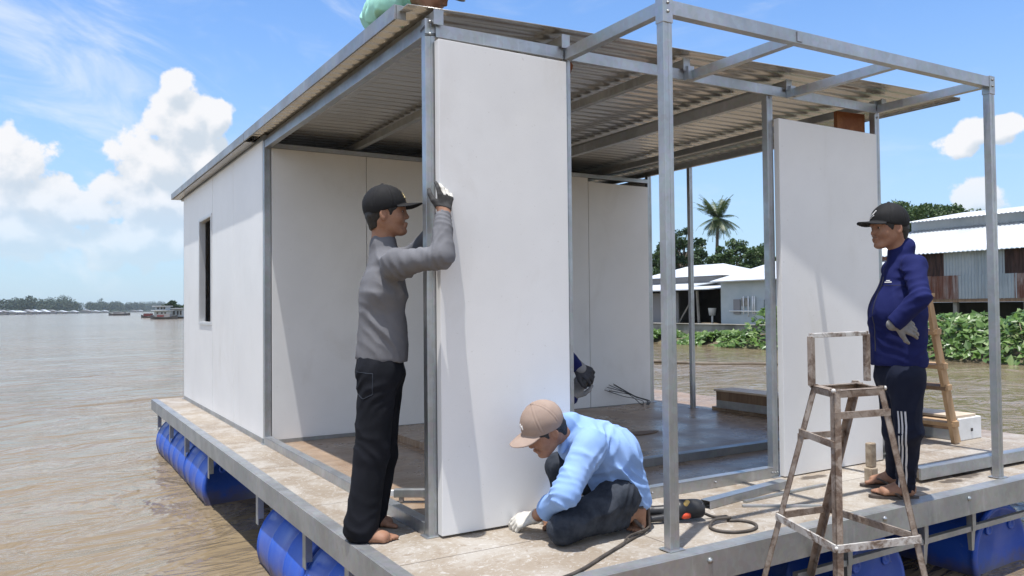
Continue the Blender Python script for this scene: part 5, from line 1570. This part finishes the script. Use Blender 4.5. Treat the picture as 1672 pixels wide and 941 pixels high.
roof_sheet(WX - .35, 3.0, WX + 3.6, 4.30, WY0, WY1)
roof_sheet(WX + 3.0, 4.62, WX + 7.5, 5.30, WY0, WY1)
MB().box(WX + 3.5, WX + 3.56, WY0, WY1, 4.22, 4.66).build('clerestory', 'grey_sheet', wh)
fl_ = MB().box(WX - .05, WX + 6.5, WY0, WY1, 1.14, 1.26).build('floor_beam', 'timber_dark', wh)
for i, y in enumerate(np.arange(WY0 + .4, WY1, 1.27)):
    MB().bar((WX + .1, y, -.6), (WX + .1 + .05 * (i % 3 - 1), y + .04 * (i % 2), 1.14), .15, .15, (0, 1, 0)).build('stilt', 'concrete_old', wh)
MB().box(WX + 1.6, WX + 1.7, WY0, WY1, -.2, 1.13).build('shade_boards', 'dark_timber_wall', wh)  # dark boards put the shade between the stilts into their colour
MB().tube([(WX + 5, ypix(1661) + .3, 4.9), (WX + 5, ypix(1661) + .3, 6.0)], .035, 6).build('vent_pipe', 'painted_hull', wh)

# ------------------------------------------------------------------ sheds, wall and trees seen through the frame
tag(MB().box(24.6, 25.0, 17.6, 44, -.9, .22).box(24.55, 25.05, 17.6, 44, .2205, .27).build('retaining_wall', 'concrete_old', None, .02, (24.8, 30, -.9)), 'low stained concrete retaining wall behind the water plants', 'wall')


def shed(name, label, x0, x1, y0, y1, z0, zf, zb, mt, ov=.3, rmat='white_roofing', front=True, loc=None):
    s_ = thing(name, label, 'shed', ((x0 + x1) / 2, (y0 + y1) / 2, z0))
    w_ = MB(); sl_ = (zb - zf) / (x1 - x0); t_ = .08
    if front: w_.box(x0, x0 + t_, y0, y1, z0, zf)
    w_.box(x1 - t_, x1, y0, y1, z0, zb - .02)
    for y in (y0, y1 - t_):
        w_.add([(x, yy_, z) for yy_ in (y, y + t_) for (x, z) in ((x0 + t_ + .001, z0), (x1 - t_ - .001, z0), (x1 - t_ - .001, zb - .03), (x0 + t_ + .001, zf - .01))],
               [(0, 1, 2, 3), (7, 6, 5, 4), (0, 4, 5, 1), (1, 5, 6, 2), (2, 6, 7, 3), (3, 7, 4, 0)])
    w_.build('wall', mt, s_)
    MB().bar((x0 - ov, (y0 + y1) / 2, zf + .05 - sl_ * ov), (x1 + ov, (y0 + y1) / 2, zb + .05 + sl_ * ov), (y1 - y0) + 2 * ov, .05).build('roof', rmat, s_)
    return s_


ya, yb = float(on(1262, 490, 0, 25.6)[1]), float(on(1177, 490, 0, 25.6)[1])
sA_ = shed('grey_shed', 'blue grey shed with boarded openings and a sloping white roof behind the water plants', 25.6, 30.5, ya - 4.0, yb, .2, 2.22, 3.35, 'blue_grey_wall', .35)
for (p0, p1, q0, q1, mt_) in ((1198, 1209, 489, 513, 'far_wall'), (1211, 1223, 487, 500, 'concrete_old'), (1236, 1248, 490, 508, 'grey_sheet')):
    a_, b_ = on(p1, q1, 0, 25.57), on(p0, q0, 0, 25.57)
    MB().box(25.54, 25.598, a_[1], b_[1], a_[2], b_[2]).build('shutter', mt_, sA_)
pp = MB()
for p in (1214, 1222, 1229, 1232):
    y_ = float(on(p, 500, 0, 25.5)[1]); pp.tube([(25.5, y_, .5 + .1 * (p % 3)), (25.5, y_, 1.5)], .03, 6)
pp.tube([(25.5, ya, .82), (25.5, yb - .6, .84)], .03, 6).build('pipe', 'white_foam', sA_)
yc = float(on(1070, 490, 0, 25.6)[1])
sB_ = thing('open_shed', 'dark open fronted shed with a white awning beside the grey shed', 'shed', (27, (yb + yc) / 2, .2))
MB().box(28.9, 29.0, yb + .1, yc + 3, .2, 2.0).box(25.7, 28.9, yc + 2.9, yc + 3.0, .2, 2.0).build('back_wall', 'dark_timber_wall', sB_)
MB().bar((24.9, (yb + yc) / 2 + 1.6, 1.86), (29.2, (yb + yc) / 2 + 1.6, 2.12), (yc - yb) + 3.0, .05).build('awning', 'white_roofing', sB_)
for p in (1083, 1103, 1141): 
    y_ = float(on(p, 500, 0, 25.3)[1]); MB().bar((25.3, y_, .2), (25.3, y_ + .1, 1.8), .09, .09, (0, 1, 0)).build('post', 'concrete_old', sB_)
MB().bar((25.5, float(on(1108, 525, 0, 25.5)[1]), .25), (25.9, float(on(1128, 500, 0, 25.9)[1]), 1.3), .07, .07).build('brace', 'concrete_old', sB_)
y_ = float(on(1085, 500, 0, 25.6)[1]); MB().box(25.6, 25.66, y_ - 1, yc + 2.9, .2, 1.75).build('wall', 'far_wall', sB_)
y_ = float(on(1163, 512, 0, 26.2)[1])
bk = MB().lathe((26.2, y_, .62), (0, 0, 1), [(0, 0), (0, .15), (.34, .2), (.36, .2), (.36, 0)], 12)
bk.tube([(26.2, y_, .21), (26.2, y_, .62)], .05, 6)
tag(bk.build('bucket', 'white_foam', None, 0, (26.2, y_, .2)), 'small white bucket on a stake in the dark open shed', 'bucket')
c0_ = at(1145, 447, 47)
gh = thing('gable_house', 'pale house with a white hipped roof rising behind the sheds', 'house', (c0_[0], c0_[1], .2))
gx, gy = c0_[0], c0_[1]
MB().box(gx - 1.6, gx + 3, gy - 3.2, gy + 3.0, .2, 2.75).build('wall', 'far_wall', gh)
g_ = MB(); g_.add([(gx - 2.0, gy - 3.5, 2.75), (gx - 2.0, gy + 3.4, 2.75), (gx + 3.3, gy + 3.4, 2.75), (gx + 3.3, gy - 3.5, 2.75), (gx + .6, gy - 1.2, 3.55), (gx + .6, gy + 1.4, 3.55)],
                  [(0, 1, 5, 4), (2, 3, 4, 5), (1, 2, 5), (3, 0, 4), (3, 2, 1, 0)])
g_.build('roof', 'white_roofing', gh)
c1_ = at(1075, 455, 44)
sC_ = shed('low_shed', 'low pale shed with a white roof left of the open shed', c1_[0], c1_[0] + 4, c1_[1] - 1.6, c1_[1] + 4, .2, 2.0, 2.5, 'far_wall', .3)
c2_ = at(1246, 432, 60)
tk = thing('water_tank', 'grey domed water tank on a stand behind the grey shed', 'tank', (c2_[0], c2_[1], .3))
MB().lathe((c2_[0], c2_[1], 2.6), (0, 0, 1), [(0, 0), (0, .9), (1.0, .9), (1.35, .6), (1.45, .2), (1.45, 0)], 20).build('shell', 'far_wall', tk)
MB().box(c2_[0] - .8, c2_[0] + .8, c2_[1] - .8, c2_[1] + .8, .25, 2.598).build('stand', 'concrete_old', tk)

p_ = at(1112, 415, 58); tree('bushy_tree', 'dense dark green tree left of the coconut palm', (p_[0], p_[1], .3), (p_[0], p_[1], 4.6), (1.75, 1.75, 2.3), 46, 150, .55, .13, 'leaf_dark', 3)
p_ = at(1084, 430, 62); tree('bushy_tree', 'smaller dark tree at the far left of the sheds, half behind the steel post', (p_[0], p_[1], .3), (p_[0], p_[1], 3.6), (1.3, 1.3, 1.7), 26, 130, .5, .13, 'leaf_mid', 7)
p_ = at(1205, 432, 62); tree('bushy_tree', 'round green tree right of the coconut palm behind the grey shed', (p_[0], p_[1], .3), (p_[0], p_[1], 4.3), (2.3, 2.3, 1.7), 50, 150, .55, .13, 'leaf_mid', 4)
p_ = at(1246, 420, 75); tree('bushy_tree', 'olive tree top behind the water tank', (p_[0], p_[1], .3), (p_[0], p_[1], 5.0), (1.5, 1.5, 1.6), 26, 130, .55, .14, 'leaf_mid', 5)
p_ = at(1462, 372, 62); tree('rain_tree', 'wide flat crowned rain tree rising behind the warehouse roof', (p_[0], p_[1], .3), (p_[0] + .3, p_[1] - .5, 6.7), (5.6, 5.6, 2.0), 190, 150, .72, .14, 'leaf_mid', 6, .45, low=-.25, limbs=14, shell=.7)

# coconut palm
pb = at(1170, 440, 66); pt_ = at(1172, 355, 66)
pm = thing('coconut_palm', 'tall coconut palm standing alone above the sheds', 'palm', (pb[0], pb[1], .3))
MB().tube(spline([(pb[0] + .2, pb[1], .2), ((pb[0] + pt_[0]) / 2, pb[1], 4), pt_], 6), [.20 - .008 * k for k in range(13)], 8).build('trunk', 'bark', pm)
rs = np.random.RandomState(9); fV = []; fQ = []
for k in range(30):
    a = 2 * math.pi * k / 26 * 2.4 + rs.rand() * .4; el0 = rs.uniform(-.75, 1.45); L_ = rs.uniform(2.3, 2.9); h = np.array((math.cos(a), math.sin(a), 0))
    pts_ = []
    for t in np.linspace(0, 1, 14):
        an = el0 - t * t * .80 * math.cos(el0 * .8) - .05
        pts_.append((t, an))
    P_ = [pt_.copy()]
    for i in range(1, 14):
        an = pts_[i][1]; P_.append(P_[-1] + (h * math.cos(an) + ZU * math.sin(an)) * L_ / 13)
    for i in range(1, 14):
        tdir = nrm(P_[i] - P_[i - 1]); sd_ = np.cross(tdir, ZU); sd_ = nrm(sd_ if np.linalg.norm(sd_) > .05 else np.array((1., 0, 0))); ln_ = .52 * math.sin(min(1, i / 13 * 1.05 + .12) * math.pi) ** .6 + .06
        for s_ in (-1, 1):
            for o_ in (0, .33, .67):
                q0 = P_[i - 1] + (P_[i] - P_[i - 1]) * o_
                tip = q0 + nrm(sd_ * s_ + tdir * .75 - ZU * (.40 + .25 * rs.rand())) * ln_
                wv = tdir * .034
                b0 = len(fV); fV += [q0 - wv, q0 + wv, tip + wv * .3, tip - wv * .3]; fQ.append((b0, b0 + 1, b0 + 2, b0 + 3))
place('crown', mesh_from('crown', np.array(fV), np.array(fQ), 'leaf_palm', org=ORG[pm.name]), pm)
cn_ = MB()
for k in range(7):
    a = k * .9; cn_.lathe(pt_ + np.array((.2 * math.cos(a), .2 * math.sin(a), -.28)), (0, 0, 1), [(-.13, 0), (-.09, .09), (0, .12), (.09, .09), (.13, 0)], 8)
cn_.build('coconuts', 'leaf_mid', pm)

# ------------------------------------------------------------------ the far bank
fa, fb = at(-260, 515, 330), at(300, 508, 1900)
dirb = nrm((fb - fa) * np.array((1, 1, 0))); nb_ = np.array((-dirb[1], dirb[0], 0)); Lb = np.linalg.norm((fb - fa)[:2])
fa[2] = 0
Vb = []; nseg = 60
for i in range(nseg + 1):
    for (o_, z) in ((-3, -1.5), (0, -.4), (8, .6), (60, 1.0), (900, 2.0)):
        p = fa + dirb * (Lb * 1.4 * i / nseg - 100) + nb_ * o_; Vb.append((p[0], p[1], z))
Qb = [(i * 5 + j, (i + 1) * 5 + j, (i + 1) * 5 + j + 1, i * 5 + j + 1) for i in range(nseg) for j in range(4)]
tag(place('far_bank', mesh_from('far_bank', Vb, np.array(Qb), 'far_soil', smooth=True)), kind='structure')
rs = np.random.RandomState(21); allC = []
for k in range(420):
    s_ = rs.rand() ** 1.1 * Lb * 1.25 - 60; o_ = rs.uniform(24, 95); h = rs.uniform(10.0, 13.5) * (1 + .00018 * s_)
    if rs.rand() < .10: h *= 1.32
    p = fa + dirb * s_ + nb_ * o_; R0 = rs.uniform(4.5, 8.0)
    n = 260; q = rs.randn(n, 3); q /= np.linalg.norm(q, axis=1)[:, None]; q *= rs.rand(n)[:, None] ** .4
    allC.append(np.array((p[0], p[1], .8 + h * .55)) + q * np.array((R0, R0, h * .5)))
for k in range(230):
    s_ = rs.rand() * Lb * 1.25 - 60; p = fa + dirb * s_ + nb_ * rs.uniform(12, 22); n = 60; q = rs.randn(n, 3); q /= np.linalg.norm(q, axis=1)[:, None]
    allC.append(np.array((p[0], p[1], 1.2)) + q * np.array((5.5, 5.5, 2.3)))
P, Qd = leaf_cloud(np.concatenate(allC), .95, rs)
tag(place('far_wood', mesh_from('far_wood', P, Qd, 'leaf_far')), 'dark tree line along the far bank of the river', 'wood', kind='stuff')
rs = np.random.RandomState(31)
hs_ = []; HPX = [(-14, 508), (3, 507.5), (19, 506.5), (29, 506), (45, 507), (56, 507.5), (71, 507.5), (84, 507.7), (100, 508), (120, 507.8), (140, 507), (155, 507), (170, 506.5), (218, 506), (228, 506)]
LB = ['nearest white roofed house at the left end of the far bank', 'small white roofed house on the far bank, second from the left', 'long white roofed house on the far bank below the first tall trees']
for i, (px, _) in enumerate(HPX):
    # where the ray in plan meets the bank's front line, a little inland
    d = CF + CR * (px - PW / 2) / FPX; A_ = np.array([[d[0], -dirb[0]], [d[1], -dirb[1]]]); rhs = fa[:2] + nb_[:2] * 3 - CAM[:2]
    t = np.linalg.solve(A_, rhs); p = CAM[:2] + d[:2] * t[0]; sc = 1 + t[0] / 2600
    wd = rs.uniform(7, 13) * sc; dp_ = rs.uniform(5, 7) * sc; hw = rs.uniform(1.6, 2.2); hr_ = hw + rs.uniform(1.0, 1.8)
    base = np.array((p[0], p[1], -.35))
    t_ = thing('waterside_house', 'pale roofed waterside house of the far bank', 'house', base, 'waterside houses on the far bank')
    c_ = lambda a, b, z: base + dirb * a + nb_ * b + ZU * z
    m_ = MB(); V8 = [c_(a * wd / 2, b * dp_ / 2, z) for z in (0, hw) for b in (-1, 1) for a in (-1, 1)]
    m_.add(V8, [(0, 2, 3, 1), (4, 5, 7, 6), (0, 1, 5, 4), (2, 6, 7, 3), (0, 4, 6, 2), (1, 3, 7, 5)]); m_.build('wall', 'far_wall', t_)
    m_ = MB(); m_.add([c_(-wd * .54, -dp_ * .62, hw - .1), c_(wd * .54, -dp_ * .62, hw - .1), c_(wd * .54, dp_ * .62, hw - .1), c_(-wd * .54, dp_ * .62, hw - .1), c_(-wd * .54, 0, hr_), c_(wd * .54, 0, hr_)],
                      [(0, 1, 5, 4), (2, 3, 4, 5), (1, 2, 5), (3, 0, 4), (3, 2, 1, 0)]); m_.build('roof', 'grey_roofing' if i % 3 == 1 else 'white_roofing', t_)


def boat(name, label, p, ln, wd, ang, mt='painted_hull', fb_=.8, sheer=.5):
    base = np.array((p[0], p[1], WZ - .15)); t_ = thing(name, label, 'boat', base)
    a_ = np.array((math.cos(ang), math.sin(ang), 0)); b_ = np.array((-a_[1], a_[0], 0)); Vv = []; N = 17
    for i in range(N):
        u = i / (N - 1) * 2 - 1; w_ = wd / 2 * (1 - abs(u) ** 3.2) + .05; top = fb_ + sheer * abs(u) ** 2.5
        for (s_, z) in ((-1, top), (-.75, .15), (0, 0.0), (.75, .15), (1, top), (.86, top - .08), (.6, .28), (-.6, .28), (-.86, top - .08)):
            Vv.append(base + a_ * u * ln / 2 + b_ * s_ * w_ + ZU * z)
    Fq = [(i * 9 + j, i * 9 + (j + 1) % 9, (i + 1) * 9 + (j + 1) % 9, (i + 1) * 9 + j) for i in range(N - 1) for j in range(9)]
    m_ = MB().add(Vv, Fq + [tuple(range(9)), tuple((N - 1) * 9 + k for k in range(9))[::-1]]); m_.build('hull', mt, t_)
    return t_, base, a_, b_


dr = math.atan2(CR[1], CR[0])
p_ = at(195, 512, 330); b1, bs_, a_, b_ = boat('cargo_boat', 'small dark cargo boat out in midstream', p_, 9.0, 2.4, dr)
MB().bar(bs_ + a_ * -2.2 + ZU * 1.1, bs_ + a_ * 2.4 + ZU * 1.1, 1.7, .9).build('load', 'far_wall', b1)
MB().bar(bs_ + a_ * -2.4 + ZU * 1.75, bs_ + a_ * .6 + ZU * 1.75, 1.9, .12).build('canopy', 'grey_sheet', b1)
p_ = at(268, 519, 163); b2_, bs_, a_, b_ = boat('wooden_boat', 'dark wooden boat moored in front of the floating houses', p_, 5.6, 1.7, dr, fb_=.55)
MB().bar(bs_ + a_ * -1.3 + ZU * .9, bs_ + a_ * 1.4 + ZU * .9, 1.2, .75).build('cabin', 'far_wall', b2_)
MB().bar(bs_ + a_ * -1.2 - b_ * .64 + ZU * .85, bs_ + a_ * .2 - b_ * .64 + ZU * .85, .05, .35).build('cabin_board', 'red_paint', b2_)
p_ = at(242, 513, 200); b3_, bs_, a_, b_ = boat('wooden_boat', 'small boat with a red cabin left of the floating houses', p_, 3.6, 1.3, dr, fb_=.5)
MB().bar(bs_ + a_ * -1.0 + ZU * .9, bs_ + a_ * 1.0 + ZU * .9, 1.0, .7).build('cabin', 'red_paint', b3_)
MB().bar(bs_ + a_ * -1.2 + ZU * 1.35, bs_ + a_ * 1.2 + ZU * 1.35, 1.3, .08).build('canopy', 'grey_sheet', b3_)


def far_house(name, label, px, d, wd, dp_, levels, mt='blue_grey_wall'):
    p = at(px, 515, d); base = np.array((p[0], p[1], WZ - .1)); t_ = thing(name, label, 'house', base)
    a_ = nrm((CR[0], CR[1], 0)); b_ = nrm((CF[0], CF[1], 0)); z = 0
    MB().bar(base - a_ * wd * .55 + ZU * .25, base + a_ * wd * .55 + ZU * .25, dp_ * 1.1, .5).build('pontoon', 'dark_timber_wall', t_)
    z = .5
    for (hh, ww) in levels:
        MB().bar(base - a_ * ww / 2 + ZU * (z + hh / 2), base + a_ * ww / 2 + ZU * (z + hh / 2), dp_, hh).build('wall', mt, t_)
        MB().bar(base - a_ * (ww / 2 + .4) - b_ * .2 + ZU * (z + hh + .08), base + a_ * (ww / 2 + .4) - b_ * .2 + ZU * (z + hh + .08), dp_ + 1.0, .14).build('roof', 'white_roofing', t_)
        for q in (-.3, .05, .32):
            MB().bar(base + a_ * ww * q - b_ * (dp_ / 2 + .02) + ZU * (z + hh * .5), base + a_ * (ww * q + .35) - b_ * (dp_ / 2 + .02) + ZU * (z + hh * .5), .03, hh * .5).build('window', 'dark_timber_wall', t_)
        z += hh + .16
    return t_


far_house('floating_house', 'two storey floating house with stacked white roofs far up the river', 266, 172, 3.0, 2.5, [(1.35, 2.7), (.75, 2.2)])
far_house('floating_house', 'grey floating house half hidden by the white wall, far up the river', 292, 176, 2.7, 2.5, [(1.75, 2.4)])
p_ = at(281, 500, 190); tree('bushy_tree', 'dark tree above the floating houses far up the river', (p_[0], p_[1], -.3), (p_[0], p_[1], 2.2), (1.9, 1.9, 1.5), 30, 90, .6, .2, 'leaf_dark', 14, .15)
p_ = at(303, 500, 195); tree('bushy_tree', 'olive tree beside the white wall far up the river', (p_[0], p_[1], -.3), (p_[0], p_[1], 1.5), (1.2, 1.2, 1.2), 18, 80, .5, .2, 'leaf_mid', 15, .12)
is_ = MB().add([tuple(at(255, 515, 186) * np.array((1, 1, 0)) + ZU * -1.5), tuple(at(330, 515, 180) * np.array((1, 1, 0)) + ZU * -1.5), tuple(at(330, 515, 260) * np.array((1, 1, 0)) + ZU * -1.5), tuple(at(262, 515, 260) * np.array((1, 1, 0)) + ZU * -1.5),
                tuple(at(262, 515, 190) * np.array((1, 1, 0)) + ZU * -.2), tuple(at(330, 515, 184) * np.array((1, 1, 0)) + ZU * -.2), tuple(at(330, 515, 255) * np.array((1, 1, 0)) + ZU * .2), tuple(at(268, 515, 255) * np.array((1, 1, 0)) + ZU * .2)],
               [(4, 5, 6, 7), (0, 1, 5, 4), (1, 2, 6, 5), (2, 3, 7, 6), (3, 0, 4, 7)])
tag(is_.build('near_bank', 'soil'), kind='structure')

# ------------------------------------------------------------------ air: far things fade a little to blue
hz = MB().box(-9500, 9500, -9500, 9500, -2.7, 22.0).build('haze', 'white_foam')
hm = bpy.data.materials.new('haze'); hm.use_nodes = True; hm.node_tree.nodes.clear()
ht = NT(hm.node_tree)
pv = ht.n('ShaderNodeVolumePrincipled', {'Color': (0.72, 0.84, 1.0), 'Density': 0.00013, 'Anisotropy': 0.2})
ho = ht.n('ShaderNodeOutputMaterial', {'Volume': pv.outputs[0]})
hz.data.materials.clear(); hz.data.materials.append(hm)
tag(hz, kind='stuff')
